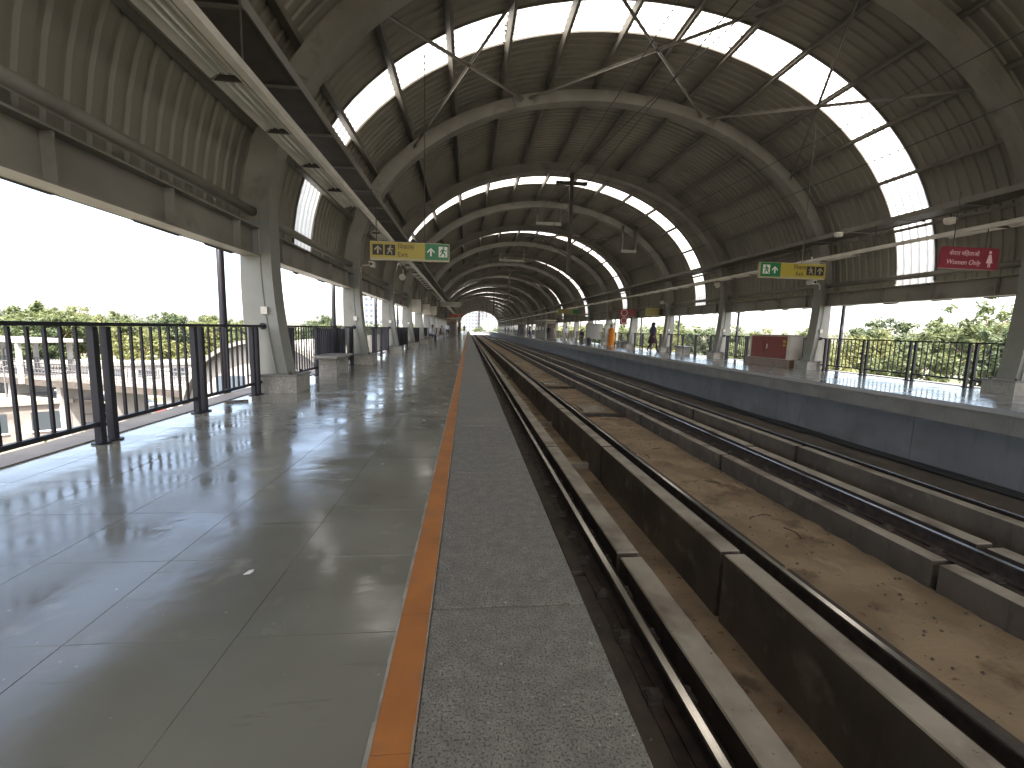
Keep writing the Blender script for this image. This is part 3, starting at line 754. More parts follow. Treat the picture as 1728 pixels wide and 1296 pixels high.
def exit_sign(x0, y, z0, w, h, flip, lb, rods):
    t = thing('exit_sign', lb, 'sign', (x0, y, z0))
    b = MB(); b.box(0, w, 0, .09, 0, h); b.build('case', pale_m, t)
    gw = w * .31
    def fx(a, b_): return (w - b_, w - a) if flip else (a, b_)
    a, c_ = fx(.012, w - gw); q = MB(); q.box(a, c_, -.004, -.001, .045, h - .02); q.build('yellow_face', yellow_m, t)
    a, c_ = fx(w - gw, w - .012); q = MB(); q.box(a, c_, -.004, -.001, .03, h - .012); q.build('green_face', green_m, t)
    s = h * .58; zc = h * .54
    a1 = .05; a2 = .05 + s + .03
    for i, a in enumerate((a1, a2)):
        p0, p1 = fx(a, a + s); q = MB(); q.box(p0, p1, -.008, -.0045, zc - s / 2, zc + s / 2); q.build('pictogram_field', signblack_m, t)
        q = MB()
        if i == 0: arrow(q, (p0 + p1) / 2, zc, s * .74, -.0115)
        else: figure(q, (p0 + p1) / 2, zc, s * .82, -.0115, -1 if flip else 1)
        q.build('pictogram', pale_m, t)
    tx = fx(a2 + s + .05, a2 + s + .05 + .34)
    text_mesh(HINDI_EXIT, h * .36, signblack_m, t, 'lettering', (tx[0], -.006, h * .60))
    text_mesh('Exit', h * .36, signblack_m, t, 'lettering', (tx[0] + (.07 if flip else 0), -.006, h * .20))
    g0, g1 = fx(w - gw + .04, w - .06)
    gm = (g0 + g1) / 2
    q = MB(); arrow(q, gm - (.12 if not flip else -.12), zc - .01, s * .78, -.008); q.build('pictogram', signwhite_m, t)
    cx = gm + (.13 if not flip else -.13)
    q = MB(); q.box(cx - s * .42, cx + s * .42, -.008, -.0045, zc - s * .5, zc + s * .5); q.build('pictogram_field', signwhite_m, t)
    q = MB(); figure(q, cx, zc, s * .9, -.0115, -1 if flip else 1); q.build('pictogram', green_m, t)
    for rx, top in rods:
        q = MB(); q.tube([(rx, .045, h), (rx, .045, top - z0)], .011, 6); q.build('hanger_rod', darkmetal_m, t)
    return t
exit_sign(-2.03, 9.7, 2.52, 1.62, .37, False, 'yellow and green exit sign hanging over the left platform', ((.12, 3.62), (1.1, 6.6)))
exit_sign(8.02, 11.9, 2.76, 1.95, .42, True, 'yellow and green exit sign hanging over the right platform edge', ((1.25, 6.9),))
t = thing('women_only_sign', 'dark pink women only sign hanging above the right platform', 'sign', (10.2, 9.0, 2.72))
b = MB(); b.prism_y([(0, 0), (1.42, 0), (1.42, .46), (.05, .46), (.03, .42)], 0, .06); b.build('case', pinkred_m, t)
text_mesh('\u0915\u0947\u0935\u0932 \u092e\u093f\u0939\u0932\u093e\u0913\u0902', .13, pinktxt_m, t, 'lettering', (.2, -.004, .28))
text_mesh('Women Only', .15, pinktxt_m, t, 'lettering', (.14, -.004, .09), italic=.25)
q = MB(); q.prism_y([(1.2 + .035 * math.cos(a * math.pi / 4), .37 + .035 * math.sin(a * math.pi / 4)) for a in range(8)], -.004, -.001)
q.prism_y([(1.17, .32), (1.23, .32), (1.28, .14), (1.12, .14)], -.004, -.001); q.prism_y([(1.17, .14), (1.19, .14), (1.19, .05), (1.17, .05)], -.004, -.001); q.prism_y([(1.21, .14), (1.23, .14), (1.23, .05), (1.21, .05)], -.004, -.001)
q.build('pictogram', pinktxt_m, t)
for rx in (.3, 1.1):
    q = MB(); q.tube([(rx, .03, .46), (rx, .03, 1.6)], .01, 6); q.build('hanger_rod', darkmetal_m, t)
olive_m = mat('sign_olive', (0.26, 0.23, 0.08), rough=0.5)
dullred_m = mat('sign_dull_red', (0.17, 0.04, 0.045), rough=0.5)
def plain_sign(x0, y, z0, w, h, m, m2, lb, top):
    t = thing('hanging_sign', lb, 'sign', (x0, y, z0))
    b = MB(); b.box(0, w, 0, .08, 0, h); b.build('case', pale_m, t)
    b = MB(); b.box(.03, w * .72, -.004, -.001, .03, h - .03); b.build('face', m, t)
    b = MB(); b.box(w * .73, w - .02, -.004, -.001, .03, h - .03); b.build('face', m2, t)
    for rx in (.15 * w, .85 * w):
        q = MB(); q.tube([(rx, .04, h), (rx, .04, top - z0)], .012, 6); q.build('hanger_rod', darkmetal_m, t)
plain_sign(11.35, 28.0, 2.25, 1.2, .5, olive_m, darkmetal_m, 'yellow-green sign hanging past the walking woman in dark clothes', 4.3)
plain_sign(9.2, 46.0, 2.9, 2.2, .5, olive_m, green_m, 'small far exit sign hung over the right platform', 4.3)
plain_sign(-2.6, 62.0, 2.6, 1.8, .45, redcab_m, redcab_m, 'small dark red far sign over the left platform', 4.3)
plain_sign(-2.4, 40.0, 3.0, 1.8, .4, grey_m, grey_m, 'grey far sign seen edge-on over the left platform', 4.3)
# round pink sticker sign on a column of the right platform
t = thing('hanging_sign', 'dark pink sign with a pale round emblem beyond the walking woman', 'sign', (10.6, 31.0, 1.85))
b = MB(); b.box(0, 1.25, 0, .05, .45, .95); b.build('case', dullred_m, t)
b = MB(); b.box(.1, .62, -.01, .04, -.15, .44); b.build('lower_board', dullred_m, t)
for zc, r_ in ((.66, .22), (.12, .2)):
    b = MB(); b.tube([(.38 + r_ * math.cos(a * math.pi / 8), -.02, zc + r_ * math.sin(a * math.pi / 8)) for a in range(17)], .03, 6); b.build('emblem_ring', pinktxt_m, t)
b = MB(); b.tube([(.6, .02, .95), (.6, .02, 2.5)], .012, 6); b.build('hanger_rod', darkmetal_m, t)

# ------------------------------------------------------------------ cameras and loudspeakers on the columns
def cctv(x, y, z, s, lb):
    t = thing('security_camera', lb, 'camera', (x, y, z))
    b = MB(); b.tube([(0, 0, 0), (-s * .28, 0, -.02), (-s * .34, 0, -.1), (-s * .34, 0, -.22)], .02, 8); b.build('bracket', lamp_m, t)
    b = MB(); b.box(-.06, .06, -.17, .15, -.05, .07); b.prism_y([(-.075, .071), (.075, .071), (.06, .09), (-.06, .09)], -.2, .16); o = b.build('housing', lamp_m, t)
    b = MB(); b.tube([(0, -.172, .01), (0, -.185, .01)], .042, 12); b.build('lens', black_m, o)
cctv(-2.86, 13.95, 2.95, 1, 'white security camera on the second left column'); cctv(-2.9, 31.9, 3.1, 1, 'small white security camera on the fifth left column')
cctv(11.75, 14.6, 3.0, -1, 'white security camera on the second right column'); cctv(11.75, 26.6, 3.0, -1, 'small white security camera on the fourth right column')
def speaker(x, y, z, lb):
    t = thing('loudspeaker', lb, 'speaker', (x, y, z))
    b = MB(); b.lathe([(.05, 0), (.06, .1), (.13, .26), (.135, .27)], 14); me = b.mesh('horn', lamp_m); me.transform(Matrix.Rotation(R(100), 4, 'X')); put('horn', me, t)
    b = MB(); b.box(-.02, .02, -.02, .02, -.02, .3); b.build('bracket', lamp_m, t)
speaker(-2.75, 19.6, 3.25, 'pale horn loudspeaker on the third left column'); speaker(11.6, 14.5, 3.55, 'pale horn loudspeaker above the second right column')
speaker(11.6, 20.5, 3.5, 'pale horn loudspeaker above the third right column')
for x, y, z, lb in ((9.3, 13.0, 4.42, 'small white floodlight clipped to the right cable tray near the exit sign'), (11.0, 9.6, 3.8, 'round white lamp fitting on the right light channel')):
    t = thing('floodlight', lb, 'lamp', (x, y, z) if x > 10 else (11.2, y, 4.18))
    b = MB(); b.lathe([(.03, 0), (.1, .02), (.13, .12), (.12, .14)], 12); b.build('shade', lamp_m, t); b = MB(); b.tube([(0, 0, .12), (0, 0, .24)], .02, 6); b.build('bracket', darkmetal_m, t)

# ------------------------------------------------------------------ benches
def bench(x, y, L, lb, rz=0, sides=3):
    t = thing('stone_bench', lb, 'bench', (x, y, 0), rz, group='stone benches along the railings')
    b = MB(); b.cbox(-.26, .26, -L / 2, L / 2, .42, .465, .01); b.build('seat', terrazzo_m, t)
    b = MB(); b.cbox(-.22, .22, -L / 2 + .06, L / 2 - .06, .385, .418, .005); b.build('under_slab', nib_m, t)
    for s in (-1, 1):
        b = MB(); b.cbox(-.19, .19, s * L * .3 - .09, s * L * .3 + .09, 0, .383, .004); b.build('leg', terrazzo_m, t)
bench(-3.1, 10.75, 1.35, 'pale stone bench between the first and second left columns')
bench(-3.1, 35.6, 1.5, 'stone bench under the seated man in a white shirt')
bench(-3.1, 47.5, 1.5, 'stone bench farther along the left platform past the seated man')
bench(12.1, 24.2, 1.4, 'stone bench behind the walking woman on the right platform')
bench(11.9, 34.0, 1.4, 'stone bench near the woman in orange')
bench(11.7, 44.6, 1.6, 'dark stone bench under the seated person in black')

# ------------------------------------------------------------------ fire cabinet on the right platform
t = thing('fire_cabinet', 'red fire hose cabinet on a stone base by the right railing', 'cabinet', (11.86, 0, 0))
b = MB(); b.cbox(-.06, .62, 15.35, 17.95, 0, .28, .005); b.build('base', redgran_m, t)
b = MB(); b.box(0, .55, 15.45, 17.85, .281, 1.17); b.build('case', cream_m, t)
b = MB(); b.box(-.03, .6, 15.4, 17.9, 1.171, 1.2); b.build('top', redgran_m, t)
for i, (a, c_) in enumerate(((15.62, 16.6), (16.61, 17.68))):
    b = MB(); b.box(-.022, -.001, a, c_, .3, 1.14); o = b.build('door', redcab_m, t)
    b = MB(); b.box(-.03, -.0225, (a + c_) / 2 - .25, (a + c_) / 2 + .25, .48, .95); b.build('door_panel', redcab_m, o)
b = MB(); b.box(-.05, -.024, 16.66, 16.71, .66, .84); b.build('handle', lamp_m, t)
b = MB(); b.box(-.03, -.023, 15.66, 15.8, .78, .84); b.box(-.03, -.023, 15.66, 15.8, .9, 1.0); b.build('label_plate', yellow_m, t)
t = thing('service_panel', 'pale grey metal board standing behind the right railing beside the cabinet', 'board', (12.62, 15.3, 0))
b = MB(); b.box(0, .06, -.65, .9, .1, 1.12); b.build('board', blueroof_m if False else wall_m, t)
for yy in (-.6, .85):
    b = MB(); b.box(.0, .06, yy - .03, yy + .03, 0.012, .098); b.build('foot', railing_m, t)

# notice boards on the right platform
for x0, x1, y, z0, z1, lb in ((11.0, 12.5, 41.0, .45, 1.85, 'left grey notice board beside the woman in orange'), (12.0, 13.2, 38.6, .3, 1.8, 'right grey notice board behind the woman in orange')):
    t = thing('notice_board', lb, 'board', (0, y, 0))
    b = MB(); b.box(x0, x1, -.04, .04, z0, z1); o = b.build('panel', grey_m, t)
    b = MB(); b.box(x0 - .04, x0 - .001, -.05, .05, 0.0, z1 + .03); b.build('post', darkmetal_m, t)
    b = MB(); b.box(x1 + .001, x1 + .04, -.05, .05, 0.0, z1 + .03); b.build('post', darkmetal_m, t)
    b = MB(); b.box(x0, x1, -.045, .045, z1 + .001, z1 + .03); b.build('top_rail', darkmetal_m, t)
t = thing('waste_bin', 'small dark bin beside the woman in orange', 'bin', (10.7, 39.0, 0))
b = MB(); b.lathe([(.17, 0), (.2, .5), (.21, .52), (.19, .54)], 14); b.build('body', black_m, t); b = MB(); b.lathe([(.2, .541), (.12, .6), (.02, .61)], 14); b.build('lid', darkmetal_m, t)
t = thing('white_stool', 'small white open stool on the right platform edge', 'stool', (10.2, 43.5, 0))
b = MB(); b.cbox(-.25, .25, -.2, .2, .42, .47, .01); b.build('seat', white_m, t)
for sx in (-1, 1):
    b = MB(); b.box(sx * .2 - .05, sx * .2 + .05, -.18, .18, 0, .419); b.build('leg', white_m, t)
# hanging information boards on the left platform
for i, (y, x, z) in enumerate(((26.8, -3.25, 2.0), (33.0, -3.25, 2.05), (39.0, -3.2, 2.2))):
    t = thing('information_board', '%s pale information board fixed between the far left columns' % ORD[i], 'board', (x, y, z))
    b = MB(); b.box(-.5, .5, -.04, .04, 0, .75); b.build('panel', cream_m, t)
    b = MB(); b.box(-.53, .53, -.05, .05, .751, .79); b.build('top_rail', darkmetal_m, t)
    for s in (-1, 1):
        b = MB(); b.box(s * .4 - .015, s * .4 + .015, -.015, .015, .791, 1.3); b.build('hanger', darkmetal_m, t)
# far end: stair cabins / kiosks on both platforms
for side, y, lb in ((-1, 70, 'brownish stair enclosure far along the left platform'), (1, 62, 'olive stair enclosure far along the right platform'), (1, 96, 'grey lift cabin far along the right platform'), (-1, 110, 'dark lift cabin far along the left platform')):
    t = thing('stair_enclosure', lb, 'enclosure', (mx(-2.6, side), y, 0))
    b = MB(); b.box(-.85, .85, 0, 9, 0, 2.5); b.build('wall', grey_m if side > 0 else redgran_m, t)
    b = MB(); b.box(-.95, .95, -.1, 9.1, 2.501, 2.62); b.build('roof', cream_m, t)
    b = MB(); b.box(-.6, .6, -.02, -.001, 0.02, 2.1); b.build('door', darkmetal_m, t)
    for i in range(3):
        b = MB(); xx = -.86 if side > 0 else .851; b.box(xx, xx + .009, 1 + i * 2.7, 3 + i * 2.7, 1.1, 2.1); b.build('window', glass_m, t)

# ------------------------------------------------------------------ people
skin_m = mat('skin', (0.22, 0.115, 0.07), rough=0.55); hair_m = mat('hair', (0.012, 0.010, 0.009), rough=0.5); shoe_m = mat('shoe', (0.02, 0.018, 0.018), rough=0.5)
def cloth(n, c): return mat(n, c, tuple(v * .75 for v in c), rough=0.85, scale=8)
def person(label, loc, rz, pose, top, bottom, h=1.68, sleeve=True, bare_leg=False, group=None):
    S = h / 1.68
    J = {'pel': (0, 0, .92), 'spi': (0, .0, 1.12), 'che': (0, .0, 1.32), 'nec': (0, .0, 1.45), 'hd0': (0, .01, 1.52), 'hd1': (0, .02, 1.60), 'hd2': (0, .01, 1.66)}
    for s, n in ((-1, 'l'), (1, 'r')):
        J.update({'hip' + n: (s * .09, 0, .88), 'kne' + n: (s * .10, .02, .48), 'ank' + n: (s * .10, 0, .09), 'toe' + n: (s * .11, .16, .035),
                  'sho' + n: (s * .175, 0, 1.38), 'elb' + n: (s * .23, -.02, 1.10), 'wri' + n: (s * .24, .06, .86), 'han' + n: (s * .235, .09, .78)})
    if pose == 'walk':
        J['knel'] = (-.10, .20, .50); J['ankl'] = (-.10, .26, .10); J['toel'] = (-.11, .41, .06); J['kner'] = (.10, -.04, .48); J['ankr'] = (.10, -.30, .14); J['toer'] = (.11, -.16, .035)
        J['elbl'] = (-.23, -.12, 1.12); J['wril'] = (-.23, -.10, .88); J['hanl'] = (-.225, -.08, .80); J['elbr'] = (.23, .06, 1.10); J['wrir'] = (.22, .22, .92); J['hanr'] = (.21, .28, .86)
    if pose == 'sit':
        for k_ in ('pel', 'spi', 'che', 'nec', 'hd0', 'hd1', 'hd2'):
            x, y, z = J[k_]; J[k_] = (x, y + (z - .92) * .28, z - .37)
        for s, n in ((-1, 'l'), (1, 'r')):
            J['hip' + n] = (s * .09, .02, .54); J['kne' + n] = (s * .13, .44, .52); J['ank' + n] = (s * .12, .42, .09); J['toe' + n] = (s * .13, .58, .035)
            J['sho' + n] = (s * .175, .12, .99); J['elb' + n] = (s * .25, .18, .74); J['wri' + n] = (s * .12, .40, .66); J['han' + n] = (s * .05, .46, .66)
    if pose == 'phone':
        J['elbr'] = (.24, .02, 1.10); J['wrir'] = (.14, .24, 1.26); J['hanr'] = (.10, .27, 1.33)
    E_ = [('pel', 'spi', .135, 't'), ('spi', 'che', .145, 't'), ('che', 'nec', .06, 't'), ('nec', 'hd0', .062, 's'), ('hd0', 'hd1', .095, 's'), ('hd1', 'hd2', .075, 's')]
    for n in 'lr':
        E_ += [('pel', 'hip' + n, .1, 'b'), ('hip' + n, 'kne' + n, .065, 'b'), ('kne' + n, 'ank' + n, .042, 's' if bare_leg else 'b'), ('ank' + n, 'toe' + n, .032, 'f'),
               ('che', 'sho' + n, .07, 't'), ('sho' + n, 'elb' + n, .042, 't'), ('elb' + n, 'wri' + n, .03, 't' if sleeve else 's'), ('wri' + n, 'han' + n, .032, 's')]
    rad = {'pel': .145, 'spi': .13, 'che': .15, 'nec': .058, 'hd0': .085, 'hd1': .098, 'hd2': .06}
    for n in 'lr': rad.update({'hip' + n: .09, 'kne' + n: .06, 'ank' + n: .042, 'toe' + n: .032, 'sho' + n: .065, 'elb' + n: .043, 'wri' + n: .03, 'han' + n: .034})
    names = list(J); idx = {n: i for i, n in enumerate(names)}
    me = bpy.data.meshes.new('body'); me.from_pydata([Vector(J[n]) * S for n in names], [(idx[a], idx[b_]) for a, b_, _, _ in E_], [])
    o = bpy.data.objects.new('tmp', me); C.objects.link(o)
    sk = o.modifiers.new('s', 'SKIN'); sk.use_smooth_shade = True
    for i, n in enumerate(names):
        r_ = rad[n] * S; flat_ = .72 if n in ('pel', 'spi', 'che') else 1.0
        me.skin_vertices[0].data[i].radius = (r_, r_ * flat_); me.skin_vertices[0].data[i].use_root = n == 'pel'
    sb = o.modifiers.new('u', 'SUBSURF'); sb.levels = 1; sb.render_levels = 1
    dg = bpy.context.evaluated_depsgraph_get(); bm = bpy.data.meshes.new_from_object(o.evaluated_get(dg)); bpy.data.objects.remove(o)
    mats = {'t': 0, 'b': 1, 's': 2, 'f': 3}
    bm.materials.clear()
    for m_ in (top, bottom, skin_m, shoe_m): bm.materials.append(m_)
    segs = [(Vector(J[a]) * S, Vector(J[b_]) * S, c_) for a, b_, _, c_ in E_]
    for p in bm.polygons:
        c0 = p.center; best = 1e9; w = 't'
        for a, b_, c_ in segs:
            ab = b_ - a; u_ = max(0, min(1, (c0 - a).dot(ab) / max(ab.length_squared, 1e-9))); d = (a + ab * u_ - c0).length
            if d < best: best = d; w = c_
        p.material_index = mats[w]; p.use_smooth = True
    # fingers, nose, eyes joined into the body mesh
    ex = MB()
    for n, s in (('l', -1), ('r', 1)):
        hnd = Vector(J['han' + n]) * S; dr = (hnd - Vector(J['wri' + n]) * S).normalized(); sd = dr.cross(Vector((1, 0, 0))).normalized()
        inw = dr.cross(sd).normalized()
        ex.cur = 2
        for fi, L_ in enumerate((.055, .062, .058, .045)):
            b0 = hnd + sd * (fi - 1.5) * .017 + dr * .01; ex.tube([b0, b0 + dr * L_ * .6, b0 + dr * L_ + inw * .016], .0085, 5)
        ex.tube([hnd - sd * .03 - dr * .02, hnd - sd * .045 + dr * .02 + inw * .012], .0095, 5)
    hd = Vector(J['hd1']) * S
    ex.cur = 2; ex.tube([hd + Vector((0, .08, .0)), hd + Vector((0, .112, -.03))], .012, 5, .016)
    for s in (-1, 1): ex.tube([hd + Vector((s * .092, 0, .015)), hd + Vector((s * .104, 0, -.035))], .016, 6)
    ex.cur = 3
    for s in (-1, 1): ex.lathe([(.004, -.008), (.011, 0), (.004, .008)], 6, hd + Vector((s * .035, .086, .005)))
    ex.tube([hd + Vector((-.022, .088, -.058)), hd + Vector((.022, .088, -.058))], .006, 5)
    em = ex.mesh('x', [top, bottom, skin_m, shoe_m], True)
    bb = bmesh.new(); bb.from_mesh(bm); bb.from_mesh(em); bb.to_mesh(bm); bb.free()
    t = thing('person', label, 'person', loc, rz, group)
    put('body', bm, t)
    # hair cap
    hr = MB(); rings = 6; seg = 12; vs = []; fs = []
    for i in range(rings + 1):
        ph = math.pi * .62 * i / rings
        for k in range(seg):
            a = 2 * math.pi * k / seg; front = math.sin(a)
            ph2 = ph * (1 - .42 * max(0, front)) * (1 + .15 * max(0, -front))
            vs.append((hd.x + .108 * math.sin(ph2) * math.cos(a), hd.y - .006 + .112 * math.sin(ph2) * math.sin(a), hd.z + .015 + .115 * math.cos(ph2)))
    for i in range(rings):
        for k in range(seg): fs.append((i * seg + k, i * seg + (k + 1) % seg, (i + 1) * seg + (k + 1) % seg, (i + 1) * seg + k))
    hr.add(vs, fs); hr.build('hair', hair_m, t, smooth=True)
    return t
def gown(t, m, prof, name='dress', shift=0.0, folds=.0, loc=(0, 0, 0)):
    vs = []; fs = []; n = 24
    for i, (z, rx, ry, oy) in enumerate(prof):
        for k in range(n):
            a = 2 * math.pi * k / n; f = 1 + folds * (1.6 - z) * math.sin(a * 7 + i * .3)
            vs.append((rx * f * math.cos(a) + loc[0], oy + ry * f * math.sin(a), z))
    for i in range(len(prof) - 1):
        for k in range(n): fs.append((i * n + k, i * n + (k + 1) % n, (i + 1) * n + (k + 1) % n, (i + 1) * n + k))
    b = MB(); b.add(vs, fs); return b.build(name, m, t, smooth=True)
navy = cloth('navy_cloth', (0.022, 0.018, 0.045)); maroon = cloth('dark_maroon_cloth', (0.035, 0.014, 0.022)); orange_c = cloth('orange_cloth', (0.55, 0.19, 0.02)); yellow_c = cloth('yellow_cloth', (0.60, 0.36, 0.08))
whitec = cloth('white_cloth', (0.55, 0.56, 0.60)); dark = cloth('dark_cloth', (0.025, 0.024, 0.028)); denim = cloth('denim', (0.05, 0.06, 0.10)); beige = cloth('beige_cloth', (0.34, 0.27, 0.2)); redc = cloth('dark_red_cloth', (0.10, 0.02, 0.018))
t = person('person in dark clothes and headscarf walking on the right platform', (11.2, 26.3, 0), R(205), 'walk', navy, maroon, 1.76)
gown(t, maroon, [(1.40, .19, .13, 0), (1.25, .2, .15, 0), (1.02, .175, .14, 0), (.9, .23, .2, .0), (.6, .25, .28, .02), (.52, .25, .3, .03)], folds=.03)
gown(t, navy, [(1.80, .05, .05, -.0), (1.75, .11, .11, .0), (1.66, .12, .12, -.01), (1.55, .11, .11, -.02), (1.46, .2, .15, -.01), (1.3, .235, .17, 0), (1.16, .22, .165, 0)], 'headscarf')
mk = MB(); mk.cur = 0
mk.add([(-.06, .085, 1.66), (.06, .085, 1.66), (.05, .1, 1.575), (-.05, .1, 1.575), (0, .125, 1.66), (0, .13, 1.6)], [(0, 4, 5, 3), (4, 1, 2, 5)]); mk.build('face_mask', whitec, t)
bg_ = MB(); bg_.cbox(-.33, -.25, -.2, .02, .52, .72, .01); bg_.tube([(-.29, -.18, .72), (-.27, -.09, .86), (-.29, 0, .72)], .008, 5)
tag(bg_.build('handbag', black_m, None), 'small black handbag held by the walking person in dark clothes', 'bag'); bb_ = C.objects['handbag']; bb_.location = (11.2, 26.3, 0); bb_.rotation_euler = (0, 0, R(205))
t = person('person in a long orange dress standing on the right platform', (11.75, 36.0, 0), R(120), 'phone', orange_c, orange_c, 1.72)
gown(t, orange_c, [(1.44, .19, .13, 0), (1.25, .21, .17, 0), (1.05, .2, .16, 0), (.8, .25, .22, 0), (.4, .26, .22, .0), (.1, .28, .24, 0), (.03, .28, .24, 0)], folds=.035)
gown(t, yellow_c, [(1.43, .13, .10, -.05), (1.2, .15, .09, -.12), (.8, .17, .10, -.16), (.35, .19, .10, -.18)], 'shawl', folds=.04, loc=(-.1, 0, 0))
person('person in black seated on a stone bench of the right platform', (11.55, 44.6, 0), R(150), 'sit', dark, dark)
person('person in white shirt and dark trousers seated on the left bench', (-2.95, 35.4, 0), R(-105), 'sit', whitec, denim, 1.7)
person('person in black standing at the right platform edge', (9.6, 53.0, 0), R(170), 'stand', dark, dark, 1.74)
person('person in pale clothes standing behind the one in black', (10.9, 56.0, 0), R(200), 'phone', beige, beige, 1.68)
person('person in white leaning near the olive enclosure on the right', (11.9, 53.5, 0), R(180), 'stand', whitec, beige, 1.7)
person('left one of two people standing far down the left platform', (-1.75, 84.0, 0), R(20), 'stand', dark, dark, 1.74)
person('right one of two people standing far down the left platform', (-.75, 90.0, 0), R(0), 'walk', dark, denim, 1.74)
person('person in dark red sitting on the far left bench', (-2.95, 47.5, 0), R(-90), 'sit', redc, dark)
person('person in white standing by the far left bench', (-2.6, 58.0, 0), R(180), 'stand', whitec, dark, 1.7)
cl = [dark, denim, whitec, beige, redc]
for i in range(12):
    person('%s small figure of the far crowd on the right platform' % ORD[i], (random.uniform(9.4, 12.2), 66 + i * 4.6 + random.uniform(-1, 1), 0), random.uniform(0, 6.28), random.choice(['stand', 'walk', 'phone']), cl[i % 5], cl[(i * 2 + 1) % 2], random.uniform(1.6, 1.78), group='far crowd on the right platform')

# ------------------------------------------------------------------ viaduct beyond the station
b = MB(); b.box(-0.4, 9.4, 182.2, 420, -2.6, -1.4); vd = b.build('viaduct', body_m); structure(vd)
for x in (-.5, 9.35):
    b = MB(); b.box(x, x + .2, 182.2, 420, -2.6, -.3); b.build('parapet', body_m, vd)
b = MB()
for y in range(-10, 420, 30): b.lathe([(1.1, GZ), (1.1, -4.5), (2.2, -3.0), (2.4, -2.62)], 14, (4.5, y, 0))
b.build('pier', body_m, vd)

# ------------------------------------------------------------------ trees
def make_tree(seed, h, w, lm, nclump, leaf, sparse=1.0):
    rnd = random.Random(seed)
    tr = MB(); th = h * .42
    base = [(0, 0, 0), (rnd.uniform(-.1, .1), rnd.uniform(-.1, .1), th * .5), (rnd.uniform(-.25, .25), rnd.uniform(-.25, .25), th)]
    tr.tube(base, .028 * h, 7, .016 * h)
    ends = []
    for i in range(7):
        a = i * 2 * math.pi / 7 + rnd.uniform(-.3, .3); s = rnd.uniform(.35, .8); z = h * rnd.uniform(.55, .85)
        e = (math.cos(a) * w * .5 * s, math.sin(a) * w * .5 * s, z); m_ = (e[0] * .45, e[1] * .45, th + (z - th) * .55)
        tr.tube([base[2], m_, e], .011 * h, 5, .003 * h); ends.append(e)
    tm_ = tr.mesh('trunk', bark_m, True)
    cr = MB(); vs = []; fs = []
    for c in range(nclump):
        for _ in range(30):
            u = Vector((rnd.uniform(-1, 1), rnd.uniform(-1, 1), rnd.uniform(-1, 1)))
            if .25 < u.length < 1: break
        lump = 1 + .22 * math.sin(3 * math.atan2(u.y, u.x) + seed) + .15 * math.sin(5 * u.z + seed)
        cc = Vector((u.x * w * .5 * lump, u.y * w * .5 * lump, h * .64 + u.z * h * .34 * lump)); rr = rnd.uniform(.055, .11) * w
        for l_ in range(int(42 * sparse)):
            d = Vector((rnd.gauss(0, 1), rnd.gauss(0, 1), rnd.gauss(0, .7))).normalized() * rr * rnd.uniform(.4, 1.05)
            p = cc + d; n_ = (d.normalized() + Vector((rnd.uniform(-.6, .6), rnd.uniform(-.6, .6), rnd.uniform(.2, 1)))).normalized()
            t1 = n_.cross(Vector((rnd.uniform(-1, 1), rnd.uniform(-1, 1), rnd.uniform(-1, 1)))).normalized(); t2 = n_.cross(t1)
            s = leaf * rnd.uniform(.6, 1.3); o = len(vs)
            vs += [tuple(p - t1 * s), tuple(p + t2 * s * .45), tuple(p + t1 * s), tuple(p - t2 * s * .45)]; fs.append((o, o + 1, o + 2, o + 3))
    me = bpy.data.meshes.new('crown'); me.from_pydata(vs, [], fs); me.materials.append(lm)
    return tm_, me
KINDS = [make_tree(1, 11, 9, leafA, 170, .27), make_tree(2, 10, 10, leafB, 170, .27), make_tree(3, 12, 8, leafC, 160, .27), make_tree(4, 13.5, 8, leafA, 110, .26, .6)]
KD = ['rounded mid-green tree', 'broad yellow-green tree', 'tall dark green tree', 'tall sparse open-crowned tree']
def tree(x, y, kind, s, lb, grp):
    t = thing('tree', lb, 'tree', (x, y, GZ), random.uniform(0, 6.28), grp); t.scale = (s, s, s * random.uniform(.92, 1.08))
    put('trunk', KINDS[kind][0], t); put('crown', KINDS[kind][1], t); return t
lt = [(-62, 74, 0, 1.12), (-70, 88, 1, 1.1), (-52, 83, 2, .98), (-60, 98, 1, 1.02), (-46, 96, 0, .92), (-80, 70, 0, 1.1), (-82, 96, 2, 1.1), (-42, 112, 1, .92), (-53, 120, 0, .95), (-66, 122, 2, 1.0), (-38, 128, 0, .9), (-47, 142, 1, .92),
      (-92, 84, 1, 1.2), (-75, 104, 0, 1.15), (-56, 108, 0, 1.08), (-49, 104, 1, 1.02), (-36, 118, 0, 1.0), (-41, 132, 2, 1.02), (-33, 140, 1, 1.0), (-66, 80, 1, 1.1), (-88, 78, 2, 1.15), (-72, 76, 0, 1.1), (-50, 92, 1, 1.0), (-46, 70, 1, .86), (-40, 84, 0, .8), (-35, 104, 2, .82), (-30, 130, 0, .9), (-24, 140, 1, .98), (-28, 165, 0, 1.05), (-58, 66, 2, .8)]
for i, (x, y, k, s) in enumerate(sorted(lt, key=lambda q: q[0] / q[1])):
    tree(x, y, k, s, '%s, %s from the left beyond the footbridge' % (KD[k], ORD[i]), 'trees beyond the footbridge')
